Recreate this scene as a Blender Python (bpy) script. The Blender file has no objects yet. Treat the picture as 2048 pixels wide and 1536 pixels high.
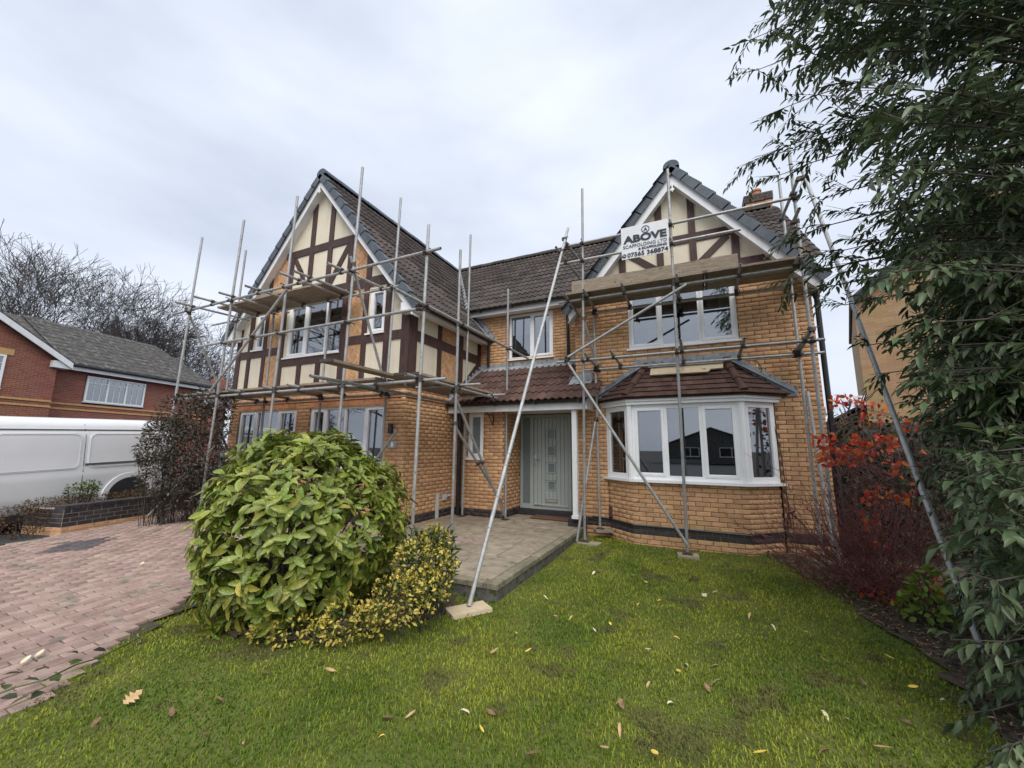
import bpy, math, random
import numpy as np
from mathutils import Vector, Matrix

# ---------------------------------------------------------------- camera, sky, sun, exposure
scene = bpy.context.scene
CAM_F = 792.16                      # focal length in pixels of a 2048 px wide picture
CAM_POS = np.array([5.048, -5.949, 1.445])
PITCH, YAW, ROLL = 0.1610, -0.43867, 0.010065
_cp, _sp, _cy, _sy = math.cos(PITCH), math.sin(PITCH), math.cos(YAW), math.sin(YAW)
FWD = np.array([_sy*_cp, _cy*_cp, _sp])
_r = np.array([_cy, -_sy, 0.0]); _u = np.cross(_r, FWD)
RIGHT = math.cos(ROLL)*_r + math.sin(ROLL)*_u
UP = -math.sin(ROLL)*_r + math.cos(ROLL)*_u
cam_data = bpy.data.cameras.new("camera")
cam = bpy.data.objects.new("camera", cam_data)
scene.collection.objects.link(cam)
cam_data.sensor_width = 36.0
cam_data.lens = 36.0*CAM_F/2048.0
cam_data.clip_start = 0.05
cam_data.clip_end = 2000.0
cam.matrix_world = Matrix(((RIGHT[0], UP[0], -FWD[0], CAM_POS[0]), (RIGHT[1], UP[1], -FWD[1], CAM_POS[1]),
                           (RIGHT[2], UP[2], -FWD[2], CAM_POS[2]), (0, 0, 0, 1)))
scene.camera = cam

SUN_EL, SUN_AZ = math.radians(52), math.radians(146)    # azimuth: direction the light comes from, clockwise from +Y
world = bpy.data.worlds.new("World"); scene.world = world; world.use_nodes = True
wn, wl = world.node_tree.nodes, world.node_tree.links
wn.clear()
w_out = wn.new("ShaderNodeOutputWorld"); w_bg = wn.new("ShaderNodeBackground")
w_sky = wn.new("ShaderNodeTexSky"); w_sky.sky_type = 'NISHITA'; w_sky.sun_disc = False
w_sky.sun_elevation = SUN_EL; w_sky.sun_rotation = SUN_AZ; w_sky.air_density = 1.0; w_sky.dust_density = 4.0
w_tc = wn.new("ShaderNodeTexCoord"); w_map = wn.new("ShaderNodeMapping")
w_map.inputs['Scale'].default_value = (1.0, 1.0, 2.6)
w_noise = wn.new("ShaderNodeTexNoise"); w_noise.inputs['Scale'].default_value = 1.9
w_noise.inputs['Detail'].default_value = 5.0; w_noise.inputs['Roughness'].default_value = 0.5
w_ramp = wn.new("ShaderNodeValToRGB")
w_ramp.color_ramp.elements[0].position = 0.30; w_ramp.color_ramp.elements[0].color = (3.3, 3.65, 4.35, 1)
w_ramp.color_ramp.elements[1].position = 0.70; w_ramp.color_ramp.elements[1].color = (4.9, 5.2, 5.8, 1)
w_mix = wn.new("ShaderNodeMixRGB"); w_mix.inputs['Fac'].default_value = 0.93
w_bg.inputs['Strength'].default_value = 0.1
wl.new(w_tc.outputs['Generated'], w_map.inputs['Vector']); wl.new(w_map.outputs['Vector'], w_noise.inputs['Vector'])
wl.new(w_noise.outputs['Fac'], w_ramp.inputs['Fac']); wl.new(w_sky.outputs['Color'], w_mix.inputs[1])
wl.new(w_ramp.outputs['Color'], w_mix.inputs[2]); wl.new(w_mix.outputs['Color'], w_bg.inputs['Color'])
wl.new(w_bg.outputs['Background'], w_out.inputs['Surface'])

sun_data = bpy.data.lights.new("sun", 'SUN'); sun_data.energy = 1.5; sun_data.angle = math.radians(50)
sun_data.color = (1.0, 0.96, 0.90)
sun = bpy.data.objects.new("sun", sun_data); scene.collection.objects.link(sun)
_sd = Vector((math.sin(SUN_AZ)*math.cos(SUN_EL), math.cos(SUN_AZ)*math.cos(SUN_EL), math.sin(SUN_EL)))
sun.rotation_euler = _sd.to_track_quat('Z', 'Y').to_euler()
sun.location = (0, 0, 30)

vs = scene.view_settings
vs.view_transform = 'Standard'; vs.look = 'None'; vs.gamma = 1.0; vs.use_curve_mapping = False
vs.exposure = 1.02
scene.render.engine = 'CYCLES'
scene.cycles.use_denoising = True
scene.cycles.max_bounces = 6
scene.cycles.transparent_max_bounces = 16
scene.cycles.sample_clamp_indirect = 4.0

# ---------------------------------------------------------------- helpers
COL = scene.collection
rng = np.random.default_rng(8)
random.seed(8)

def ray(px, py):
    return FWD + RIGHT*(px-1024)/CAM_F + UP*(768-py)/CAM_F
def bp(px, py, ax, val):            # photo pixel -> point on the plane ax = val
    d = ray(px, py); i = 'xyz'.index(ax)
    return CAM_POS + d*((val-CAM_POS[i])/d[i])
def bd(px, py, dist):               # photo pixel -> point at that depth
    return CAM_POS + ray(px, py)*dist

def wmat(o):
    if o.parent is None: return o.matrix_basis.copy()
    return wmat(o.parent) @ o.matrix_parent_inverse @ o.matrix_basis
def adopt(o, parent):
    if parent is not None:
        o.parent = parent; o.matrix_parent_inverse = wmat(parent).inverted()
    return o
def tag(o, label=None, cat=None, group=None, kind=None):
    if label: o['label'] = label
    if cat: o['category'] = cat
    if group: o['group'] = group
    if kind: o['kind'] = kind
    return o
def thing(name, label, cat, loc, group=None):
    o = bpy.data.objects.new(name, None); COL.objects.link(o); o.location = Vector([float(c) for c in loc])
    o.empty_display_size = 0.1
    return tag(o, label, cat, group)
def link_mesh(name, me, parent=None, mat=None, loc=None, rot=None, matrix=None):
    o = bpy.data.objects.new(name, me); COL.objects.link(o)
    if mat is not None and len(me.materials) == 0: me.materials.append(mat)
    if matrix is not None: o.matrix_basis = matrix
    else:
        if loc is not None: o.location = loc
        if rot is not None: o.rotation_euler = rot
    return adopt(o, parent)
def np_mesh(name, verts, faces, smooth=False):
    verts = np.asarray(verts, np.float32); faces = np.asarray(faces, np.int32)
    me = bpy.data.meshes.new(name); k = faces.shape[1]; m = len(faces)
    me.vertices.add(len(verts)); me.vertices.foreach_set('co', verts.ravel())
    me.loops.add(m*k); me.loops.foreach_set('vertex_index', faces.ravel())
    me.polygons.add(m); me.polygons.foreach_set('loop_start', np.arange(0, m*k, k, dtype=np.int32))
    me.polygons.foreach_set('loop_total', np.full(m, k, np.int32))
    if smooth: me.polygons.foreach_set('use_smooth', np.ones(m, bool))
    me.update(calc_edges=True); me.validate()
    return me

class Fr:                            # a local frame: a along u, b along outward normal n, c up
    def __init__(s, o, u=(1, 0, 0), n=(0, -1, 0), w=(0, 0, 1)):
        s.o, s.u, s.n, s.w = [np.array(v, float) for v in (o, u, n, w)]
    def P(s, a, b, c): return s.o + s.u*a + s.n*b + s.w*c
IDF = Fr((0, 0, 0), (1, 0, 0), (0, 1, 0))

class MB:
    def __init__(s): s.v = []; s.f = []
    def add(s, verts, faces):
        k = len(s.v); s.v.extend([tuple(float(c) for c in p) for p in verts]); s.f.extend([tuple(i+k for i in f) for f in faces]); return s
    def fbox(s, fr, a0, a1, b0, b1, c0, c1):
        P = [fr.P(a, b, c) for c in (c0, c1) for b in (b0, b1) for a in (a0, a1)]
        return s.add(P, [(0, 1, 3, 2), (4, 6, 7, 5), (0, 4, 5, 1), (2, 3, 7, 6), (0, 2, 6, 4), (1, 5, 7, 3)])
    def box(s, x0, x1, y0, y1, z0, z1): return s.fbox(IDF, x0, x1, y0, y1, z0, z1)
    def bbox(s, fr, a0, a1, b0, b1, c0, c1, r=0.006):   # box whose outward (b1) face has chamfered edges
        P = [fr.P(a, b0, c) for a, c in ((a0, c0), (a1, c0), (a1, c1), (a0, c1))]
        P += [fr.P(a, b1-r, c) for a, c in ((a0, c0), (a1, c0), (a1, c1), (a0, c1))]
        P += [fr.P(a, b1, c) for a, c in ((a0+r, c0+r), (a1-r, c0+r), (a1-r, c1-r), (a0+r, c1-r))]
        F = [(3, 2, 1, 0), (8, 9, 10, 11)]
        for k in (0, 4):
            for i in range(4):
                j = (i+1) % 4; F.append((k+i, k+j, k+4+j, k+4+i))
        return s.add(P, F)
    def prism(s, fr, poly, b0, b1):     # polygon in (a, c), extruded from b0 to b1
        n = len(poly)
        P = [fr.P(a, b0, c) for a, c in poly] + [fr.P(a, b1, c) for a, c in poly]
        F = [tuple(range(n-1, -1, -1)), tuple(range(n, 2*n))]
        F += [(i, (i+1) % n, n+(i+1) % n, n+i) for i in range(n)]
        return s.add(P, F)
    def bar(s, fr, a0, c0, a1, c1, wdt, b0, b1):     # a straight timber in the (a, c) plane
        d = np.array([a1-a0, c1-c0]); d /= np.linalg.norm(d); q = np.array([-d[1], d[0]])*wdt/2
        return s.prism(fr, [(a0-q[0], c0-q[1]), (a1-q[0], c1-q[1]), (a1+q[0], c1+q[1]), (a0+q[0], c0+q[1])], b0, b1)
    def tube(s, p0, p1, r0, r1=None, n=8, cap=True):
        p0, p1 = np.array(p0, float), np.array(p1, float); r1 = r0 if r1 is None else r1
        d = p1-p0; d = d/np.linalg.norm(d); h = np.array([0, 0, 1.0]) if abs(d[2]) < .9 else np.array([1.0, 0, 0])
        a = np.cross(d, h); a /= np.linalg.norm(a); b = np.cross(d, a)
        ang = [2*math.pi*i/n for i in range(n)]
        P = [p0+r0*(math.cos(t)*a+math.sin(t)*b) for t in ang] + [p1+r1*(math.cos(t)*a+math.sin(t)*b) for t in ang]
        F = [(i, n+i, n+(i+1) % n, (i+1) % n) for i in range(n)]
        if cap: F += [tuple(range(n)), tuple(range(2*n-1, n-1, -1))]
        return s.add(P, F)
    def pipe(s, p0, p1, r, wall=0.004, n=12):     # an open scaffold tube
        p0, p1 = np.array(p0, float), np.array(p1, float)
        d = p1-p0; d = d/np.linalg.norm(d); h = np.array([0, 0, 1.0]) if abs(d[2]) < .9 else np.array([1.0, 0, 0])
        a = np.cross(d, h); a /= np.linalg.norm(a); b = np.cross(d, a)
        ring = [math.cos(2*math.pi*i/n)*a+math.sin(2*math.pi*i/n)*b for i in range(n)]
        P = [p0+r*q for q in ring]+[p1+r*q for q in ring]+[p0+(r-wall)*q for q in ring]+[p1+(r-wall)*q for q in ring]
        P += [p0+(r-wall)*q+d*.12 for q in ring]+[p1+(r-wall)*q-d*.12 for q in ring]
        F = []
        for i in range(n):
            j = (i+1) % n
            F += [(i, n+i, n+j, j), (i, j, 2*n+j, 2*n+i), (n+i, 3*n+i, 3*n+j, n+j), (2*n+i, 2*n+j, 4*n+j, 4*n+i), (3*n+i, 5*n+i, 5*n+j, 3*n+j)]
        F += [tuple(range(4*n, 5*n)), tuple(range(6*n-1, 5*n-1, -1))]
        return s.add(P, F)
    def lathe(s, c, prof, n=16):        # profile [(r, z)] about a vertical axis through c
        P = [(c[0]+r*math.cos(2*math.pi*i/n), c[1]+r*math.sin(2*math.pi*i/n), c[2]+z) for r, z in prof for i in range(n)]
        F = [(k*n+i, k*n+(i+1) % n, (k+1)*n+(i+1) % n, (k+1)*n+i) for k in range(len(prof)-1) for i in range(n)]
        F += [tuple(range(n-1, -1, -1)), tuple(range((len(prof)-1)*n, len(prof)*n))]
        return s.add(P, F)
    def mesh(s, name, smooth=False):
        me = bpy.data.meshes.new(name); me.from_pydata(s.v, [], s.f)
        if smooth:
            for p in me.polygons: p.use_smooth = True
        me.update(); return me
    def build(s, name, mat, parent=None, smooth=False, kind=None):
        o = link_mesh(name, s.mesh(name, smooth), parent, mat)
        if kind: o['kind'] = kind
        return o

def clip_poly(poly, xmin, xmax, ymin, ymax):
    def cut(P, ax, val, keep_greater):
        out = []
        for i in range(len(P)):
            p, q = P[i], P[(i+1) % len(P)]
            ip = (p[ax] >= val) == keep_greater; iq = (q[ax] >= val) == keep_greater
            if ip: out.append(p)
            if ip != iq:
                t = (val-p[ax])/(q[ax]-p[ax]); out.append((p[0]+t*(q[0]-p[0]), p[1]+t*(q[1]-p[1])))
        return out
    for ax, val, g in ((0, xmin, True), (0, xmax, False), (1, ymin, True), (1, ymax, False)):
        if len(poly) < 3: return []
        poly = cut(poly, ax, val, g)
    return poly
def clip_half(poly, a, b, c):       # keep a*x + b*y <= c
    out = []
    for i in range(len(poly)):
        p, q = poly[i], poly[(i+1) % len(poly)]
        fp, fq = a*p[0]+b*p[1]-c, a*q[0]+b*q[1]-c
        if fp <= 0: out.append(p)
        if (fp <= 0) != (fq <= 0):
            t = fp/(fp-fq); out.append((p[0]+t*(q[0]-p[0]), p[1]+t*(q[1]-p[1])))
    return out
def in_poly(x, y, poly):
    x = np.asarray(x); y = np.asarray(y); r = np.zeros(x.shape, bool); n = len(poly)
    for i in range(n):
        x0, y0 = poly[i]; x1, y1 = poly[(i+1) % n]
        c = ((y0 > y) != (y1 > y)) & (x < (x1-x0)*(y-y0)/((y1-y0) if y1 != y0 else 1e-9)+x0)
        r ^= c
    return r

# ---------------------------------------------------------------- materials
def _n(nt, typ, **kw):
    n = nt.nodes.new(typ)
    for k, v in kw.items(): setattr(n, k, v)
    return n
def material(name, c1, c2=None, rough=0.8, scale=6.0, detail=4.0, vary=0.0, bump=0.0, bump_scale=None, spec=0.3, metal=0.0,
             spots=None, stretch=None, sat=0.0, coat=0.0, translucent=0.0, stops=(0.35, 0.65), backface=None, streak=None):
    m = bpy.data.materials.new(name); m.use_nodes = True; nt = m.node_tree; nt.nodes.clear(); L = nt.links
    out = _n(nt, "ShaderNodeOutputMaterial"); b = _n(nt, "ShaderNodeBsdfPrincipled")
    b.inputs['Roughness'].default_value = rough; b.inputs['Specular IOR Level'].default_value = spec
    b.inputs['Metallic'].default_value = metal; b.inputs['Coat Weight'].default_value = coat
    geo = _n(nt, "ShaderNodeNewGeometry"); pos = geo.outputs['Position']
    if stretch:
        mp = _n(nt, "ShaderNodeMapping"); mp.inputs['Scale'].default_value = stretch; L.new(pos, mp.inputs['Vector']); vec = mp.outputs['Vector']
    else: vec = pos
    col = None
    c2 = c2 if c2 is not None else tuple(c*0.8 for c in c1)
    nz = _n(nt, "ShaderNodeTexNoise"); nz.inputs['Scale'].default_value = scale; nz.inputs['Detail'].default_value = detail
    nz.inputs['Roughness'].default_value = 0.6; L.new(vec, nz.inputs['Vector'])
    rp = _n(nt, "ShaderNodeValToRGB"); e = rp.color_ramp.elements
    e[0].position = stops[0]; e[0].color = (*c1, 1); e[1].position = stops[1]; e[1].color = (*c2, 1)
    L.new(nz.outputs['Fac'], rp.inputs['Fac']); col = rp.outputs['Color']
    if spots:                       # (colour, scale, threshold): specks, moss or lichen
        sc, ss, th = spots
        n2 = _n(nt, "ShaderNodeTexNoise"); n2.inputs['Scale'].default_value = ss; n2.inputs['Detail'].default_value = 2.0; L.new(pos, n2.inputs['Vector'])
        r2 = _n(nt, "ShaderNodeValToRGB"); r2.color_ramp.elements[0].position = th; r2.color_ramp.elements[1].position = min(th+0.06, 1.0)
        L.new(n2.outputs['Fac'], r2.inputs['Fac']); mx = _n(nt, "ShaderNodeMixRGB"); L.new(r2.outputs['Color'], mx.inputs['Fac'])
        L.new(col, mx.inputs[1]); mx.inputs[2].default_value = (*sc, 1); col = mx.outputs['Color']
    if streak:                      # (colour, amount): vertical rain streaks
        mp = _n(nt, "ShaderNodeMapping"); mp.inputs['Scale'].default_value = (9, 9, 0.7); L.new(pos, mp.inputs['Vector'])
        n3 = _n(nt, "ShaderNodeTexNoise"); n3.inputs['Scale'].default_value = 1.0; n3.inputs['Detail'].default_value = 5; L.new(mp.outputs['Vector'], n3.inputs['Vector'])
        r3 = _n(nt, "ShaderNodeValToRGB"); r3.color_ramp.elements[0].position = .48; r3.color_ramp.elements[1].position = .72
        r3.color_ramp.elements[1].color = (streak[1],)*3+(1,)
        L.new(n3.outputs['Fac'], r3.inputs['Fac']); mx = _n(nt, "ShaderNodeMixRGB"); L.new(r3.outputs['Color'], mx.inputs['Fac'])
        L.new(col, mx.inputs[1]); mx.inputs[2].default_value = (*streak[0], 1); col = mx.outputs['Color']
    if vary:
        oi = _n(nt, "ShaderNodeObjectInfo"); ad = _n(nt, "ShaderNodeMath", operation='ADD')
        L.new(oi.outputs['Random'], ad.inputs[0]); L.new(geo.outputs['Random Per Island'], ad.inputs[1])
        fr = _n(nt, "ShaderNodeMath", operation='FRACT'); L.new(ad.outputs[0], fr.inputs[0])
        mr = _n(nt, "ShaderNodeMapRange"); mr.inputs['To Min'].default_value = 1-vary; mr.inputs['To Max'].default_value = 1+vary
        L.new(fr.outputs[0], mr.inputs['Value'])
        hs = _n(nt, "ShaderNodeHueSaturation"); L.new(col, hs.inputs['Color']); L.new(mr.outputs[0], hs.inputs['Value'])
        if sat:
            m7 = _n(nt, "ShaderNodeMath", operation='MULTIPLY'); m7.inputs[1].default_value = 7.31; L.new(fr.outputs[0], m7.inputs[0])
            f7 = _n(nt, "ShaderNodeMath", operation='FRACT'); L.new(m7.outputs[0], f7.inputs[0])
            mh = _n(nt, "ShaderNodeMapRange"); mh.inputs['To Min'].default_value = 0.5-sat; mh.inputs['To Max'].default_value = 0.5+sat
            L.new(f7.outputs[0], mh.inputs['Value']); L.new(mh.outputs[0], hs.inputs['Hue'])
        col = hs.outputs['Color']
    L.new(col, b.inputs['Base Color'])
    if bump:
        nb = _n(nt, "ShaderNodeTexNoise"); nb.inputs['Scale'].default_value = bump_scale or scale*3; nb.inputs['Detail'].default_value = 5.0
        L.new(vec, nb.inputs['Vector']); bn = _n(nt, "ShaderNodeBump"); bn.inputs['Strength'].default_value = bump; bn.inputs['Distance'].default_value = 0.02
        L.new(nb.outputs['Fac'], bn.inputs['Height']); L.new(bn.outputs['Normal'], b.inputs['Normal'])
    if translucent:
        t = _n(nt, "ShaderNodeBsdfTranslucent"); L.new(col, t.inputs['Color'])
        mixs = _n(nt, "ShaderNodeMixShader"); mixs.inputs['Fac'].default_value = translucent
        L.new(b.outputs[0], mixs.inputs[1]); L.new(t.outputs[0], mixs.inputs[2]); L.new(mixs.outputs[0], out.inputs['Surface'])
    else: L.new(b.outputs[0], out.inputs['Surface'])
    return m
def glass_material(name, tint=(0.62, 0.66, 0.68), f0=0.20):
    m = bpy.data.materials.new(name); m.use_nodes = True; nt = m.node_tree; nt.nodes.clear(); L = nt.links
    out = _n(nt, "ShaderNodeOutputMaterial"); tr = _n(nt, "ShaderNodeBsdfTransparent"); tr.inputs['Color'].default_value = (*tint, 1)
    gl = _n(nt, "ShaderNodeBsdfGlossy"); gl.inputs['Roughness'].default_value = 0.015; gl.inputs['Color'].default_value = (.95, .97, 1, 1)
    lw = _n(nt, "ShaderNodeLayerWeight"); lw.inputs['Blend'].default_value = 0.35
    mr = _n(nt, "ShaderNodeMapRange"); mr.inputs['To Min'].default_value = f0; mr.inputs['To Max'].default_value = 0.95
    L.new(lw.outputs['Fresnel'], mr.inputs['Value']); mx = _n(nt, "ShaderNodeMixShader"); L.new(mr.outputs[0], mx.inputs['Fac'])
    L.new(tr.outputs[0], mx.inputs[1]); L.new(gl.outputs[0], mx.inputs[2]); L.new(mx.outputs[0], out.inputs['Surface'])
    return m

M = {}
M['brick'] = material('orange_brick', (.53, .305, .16), (.62, .385, .215), .9, 9, 5, vary=.15, sat=.007, bump=.55, bump_scale=45, spec=.15, spots=((.38, .20, .12), 14, .66))
M['brick_band'] = material('pinkish_brick', (.44, .20, .105), (.52, .26, .14), .9, 9, 5, vary=.16, bump=.5, bump_scale=45, spec=.15)
M['brick_dark'] = material('blue_black_brick', (.035, .033, .036), (.06, .056, .058), .6, 12, 4, vary=.2, bump=.3, bump_scale=60)
M['mortar'] = material('brown_mortar', (.21, .125, .074), (.27, .17, .105), .95, 20, 3, bump=.3)
M['mortar_pale'] = material('pale_mortar', (.42, .36, .29), (.5, .44, .36), .95, 20, 3, bump=.3)
M['render'] = material('cream_render', (.72, .64, .49), (.78, .71, .57), .9, 2.2, 6, bump=.25, bump_scale=130, spec=.2, streak=((.56, .49, .38), .28))
M['timber'] = material('dark_brown_timber', (.055, .030, .026), (.085, .050, .043), .55, 4, 5, stretch=(6, 6, 1.2), bump=.2, vary=.14, spots=((.14, .11, .105), 30, .72))
M['upvc'] = material('white_upvc', (.85, .86, .87), (.88, .89, .90), .32, 3, 2, spec=.45)
M['upvc_dirty'] = material('white_fascia', (.76, .77, .78), (.83, .84, .85), .45, 4, 4, spec=.4, streak=((.6, .6, .58), .3))
M['tile'] = material('brown_roof_tile', (.050, .042, .039), (.080, .064, .056), .85, 5, 5, vary=.28, bump=.35, bump_scale=70, spots=((.30, .29, .27), 16, .735))
M['tile_red'] = material('red_brown_roof_tile', (.072, .042, .036), (.118, .066, .052), .85, 6, 5, vary=.25, bump=.35, bump_scale=70, spots=((.20, .16, .13), 22, .70))
M['tile_verge'] = material('slate_grey_verge_tile', (.075, .09, .108), (.11, .128, .15), .6, 6, 4, vary=.14, bump=.15)
M['lead'] = material('lead_flashing', (.23, .25, .27), (.34, .36, .38), .5, 7, 5, bump=.4, bump_scale=12, spots=((.14, .155, .17), 8, .58))
M['black'] = material('black_plastic', (.012, .012, .014), (.02, .02, .022), .35, 5, 2, spec=.5)
M['steel'] = material('galvanised_tube', (.30, .305, .30), (.42, .425, .42), .48, 14, 5, stretch=(1, 1, .5), vary=.16, metal=.35, spec=.5, bump=.12, bump_scale=60, spots=((.23, .20, .17), 20, .64))
M['coupler'] = material('rusty_coupler', (.07, .065, .062), (.12, .10, .09), .6, 30, 4, metal=.4, bump=.3, spots=((.16, .085, .05), 30, .62))
M['board'] = material('weathered_board', (.24, .19, .14), (.40, .33, .25), .85, 7, 6, stretch=(1.2, 10, 10), vary=.2, bump=.3, bump_scale=30, spots=((.13, .10, .08), 14, .66))
M['board_y'] = material('weathered_board_side', (.24, .19, .14), (.38, .31, .23), .85, 7, 6, stretch=(10, 1.2, 10), vary=.2, bump=.3, bump_scale=30, spots=((.13, .10, .08), 14, .66))
M['board_new'] = material('pale_plank', (.50, .40, .26), (.62, .52, .36), .8, 6, 5, stretch=(1.5, 12, 12), bump=.25, bump_scale=20, spots=((.30, .23, .14), 10, .68))
M['glass'] = glass_material('window_glass')
M['glass_frost'] = material('obscure_glass', (.13, .16, .175), (.20, .235, .25), .16, 60, 3, spec=.8, bump=.25, bump_scale=200)
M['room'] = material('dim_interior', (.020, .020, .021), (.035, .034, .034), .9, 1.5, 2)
M['curtain'] = material('pale_curtain', (.48, .46, .42), (.58, .56, .52), .9, 3, 2, translucent=.2)
M['blind'] = material('white_blind', (.66, .66, .63), (.72, .72, .7), .8, 3, 2, translucent=.15)
M['door'] = material('sage_grey_door', (.36, .40, .38), (.39, .43, .41), .45, 3, 3, spec=.4)
M['chrome'] = material('chrome', (.7, .7, .7), (.75, .75, .75), .15, 5, 2, metal=1.0)
M['slab'] = material('patio_slab', (.215, .18, .135), (.34, .285, .215), .8, 5, 6, vary=.16, bump=.3, bump_scale=50, spots=((.15, .15, .085), 7, .62))
M['slab_edge'] = material('mossy_edging', (.17, .155, .105), (.28, .25, .185), .9, 14, 5, vary=.2, bump=.4, bump_scale=50)
M['concrete'] = material('mossy_concrete', (.075, .075, .062), (.15, .145, .125), .95, 7, 6, bump=.6, bump_scale=25, spots=((.05, .065, .03), 9, .58))
M['paver'] = material('pink_block_paver', (.27, .185, .155), (.38, .275, .235), .85, 6, 6, vary=.17, sat=.008, bump=.4, bump_scale=90, spots=((.21, .18, .14), 5, .62))
M['paver_dark'] = material('charcoal_block_paver', (.085, .072, .075), (.13, .11, .11), .85, 8, 5, vary=.16, bump=.4, bump_scale=90)
M['joint'] = material('mossy_joint', (.045, .042, .028), (.08, .07, .045), .95, 12, 4)
M['soil'] = material('dark_soil', (.055, .042, .03), (.12, .092, .066), .95, 14, 6, bump=.8, bump_scale=40)
M['turf'] = material('turf', (.07, .09, .018), (.13, .14, .035), .95, 1.6, 6, bump=.6, bump_scale=60)
M['asphalt'] = material('asphalt', (.045, .045, .047), (.065, .064, .065), .9, 30, 4, bump=.3)
M['grass'] = material('grass_blade', (.125, .205, .022), (.31, .345, .042), .6, 1.1, 6, vary=.38, sat=.03, translucent=.35, spec=.2, stops=(.38, .62), spots=((.16, .15, .05), 2.3, .60))
M['bark'] = material('bark', (.05, .042, .036), (.09, .078, .066), .95, 12, 5, bump=.5)
M['twig'] = material('bare_twig', (.060, .054, .054), (.095, .085, .083), .9, 2, 3)
M['twig_red'] = material('dark_red_stem', (.15, .050, .048), (.23, .088, .078), .6, 8, 3, vary=.25)
M['leaf_aucuba'] = material('spotted_leaf', (.115, .175, .025), (.25, .295, .05), .36, 3.0, 3, vary=.32, sat=.022, spec=.45, translucent=.22, spots=((.50, .44, .09), 85, .60))
M['leaf_aucuba_y'] = material('yellowed_leaf', (.30, .28, .045), (.42, .36, .07), .45, 8, 3, vary=.2, spec=.4, translucent=.25, spots=((.10, .12, .02), 60, .62))
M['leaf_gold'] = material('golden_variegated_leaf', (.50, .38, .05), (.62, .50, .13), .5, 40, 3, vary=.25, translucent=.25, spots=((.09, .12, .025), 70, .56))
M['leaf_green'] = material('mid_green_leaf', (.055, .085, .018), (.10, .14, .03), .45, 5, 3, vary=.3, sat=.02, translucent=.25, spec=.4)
M['leaf_tree'] = material('willow_leaf', (.055, .088, .038), (.110, .150, .070), .40, 2.0, 3, vary=.42, sat=.025, spec=.4, translucent=.22)
M['leaf_fresh'] = material('fresh_green_leaf', (.13, .21, .025), (.20, .28, .045), .45, 5, 3, vary=.2, translucent=.3)
M['leaf_red'] = material('scarlet_leaf', (.55, .045, .028), (.62, .16, .03), .5, 9, 3, vary=.25, sat=.02, translucent=.3)
M['leaf_purple'] = material('dull_purple_leaf', (.050, .046, .034), (.088, .072, .052), .6, 4, 3, vary=.4, sat=.04, translucent=.15)
M['leaf_ivy'] = material('dark_ivy_leaf', (.020, .026, .014), (.045, .05, .028), .5, 4, 3, vary=.4, translucent=.12)
M['leaf_cover'] = material('russet_cover_leaf', (.085, .042, .026), (.13, .085, .04), .7, 3, 3, vary=.4, sat=.03, translucent=.15)
M['dead_tan'] = material('tan_dead_leaf', (.42, .27, .13), (.52, .36, .19), .8, 30, 3, vary=.2)
M['dead_yellow'] = material('yellow_dead_leaf', (.62, .42, .05), (.68, .52, .12), .7, 30, 3, vary=.2)
M['dead_cream'] = material('cream_dead_leaf', (.58, .52, .33), (.68, .63, .44), .7, 30, 3, vary=.15)
M['dead_brown'] = material('brown_dead_leaf', (.15, .085, .05), (.25, .15, .09), .8, 30, 3, vary=.25)
M['van'] = material('white_van_paint', (.76, .78, .80), (.80, .82, .84), .28, 1.2, 3, spec=.5, coat=.4)
M['van_dark'] = material('panel_gap', (.03, .03, .032), (.04, .04, .042), .6, 5, 2)
M['van_grey'] = material('grey_rub_strip', (.10, .105, .115), (.13, .135, .145), .5, 5, 2)
M['tyre'] = material('tyre_rubber', (.015, .015, .016), (.03, .03, .03), .85, 20, 3)
M['rim'] = material('wheel_steel', (.35, .36, .37), (.45, .46, .47), .4, 5, 3, metal=.6)
M['red_brick'] = material('red_brick_wall', (.26, .085, .060), (.34, .125, .085), .9, 5, 5, bump=.4)
M['fence'] = material('dark_fence_wood', (.055, .040, .032), (.09, .068, .055), .9, 6, 5, stretch=(8, 8, 1), vary=.25, bump=.3)
M['terracotta'] = material('terracotta', (.40, .17, .09), (.46, .22, .12), .8, 10, 3)
M['brown_plastic'] = material('brown_plastic', (.075, .035, .030), (.09, .045, .038), .5, 10, 2)
M['grey_plastic'] = material('grey_plastic', (.45, .46, .46), (.52, .53, .53), .5, 10, 2)
M['sign'] = material('white_sign_board', (.72, .73, .74), (.78, .79, .80), .5, 4, 3)
M['ink'] = material('dark_ink', (.035, .04, .055), (.04, .045, .06), .6, 4, 2)
M['ink_blue'] = material('navy_ink', (.03, .055, .13), (.035, .06, .14), .6, 4, 2)
M['plate'] = material('slate_number_plate', (.30, .32, .31), (.36, .38, .37), .5, 20, 3)
M['mat'] = material('coir_doormat', (.13, .07, .045), (.19, .11, .07), .95, 60, 3, bump=.5)
M['screen'] = material('dull_glass', (.02, .022, .025), (.03, .032, .035), .08, 5, 2, spec=.6)
# ---------------------------------------------------------------- the house: walls
WX0, WX1 = -5.46, 0.0               # timbered wing, front wall at y = 0
RIDGE_X, RIDGE_Z, SLOPE = -2.71, 7.86, 1.212
Y_LO, Y_UP, Y_RG = 1.74, 2.84, 1.94 # cloakroom wall, upper middle wall, right gable wall
RX0, RX1, RC = 2.81, 6.91, 4.865
RR_Z, R_SLOPE = 6.97, 1.20
MAIN_Y0, MAIN_Z0, MAIN_Y1, MAIN_Z1 = 2.56, 4.99, 5.80, 7.90
house = thing('detached_house', 'detached orange brick house with two half timbered gables and brown tiled roofs', 'house', (1.0, 3.0, 0.0))

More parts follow.
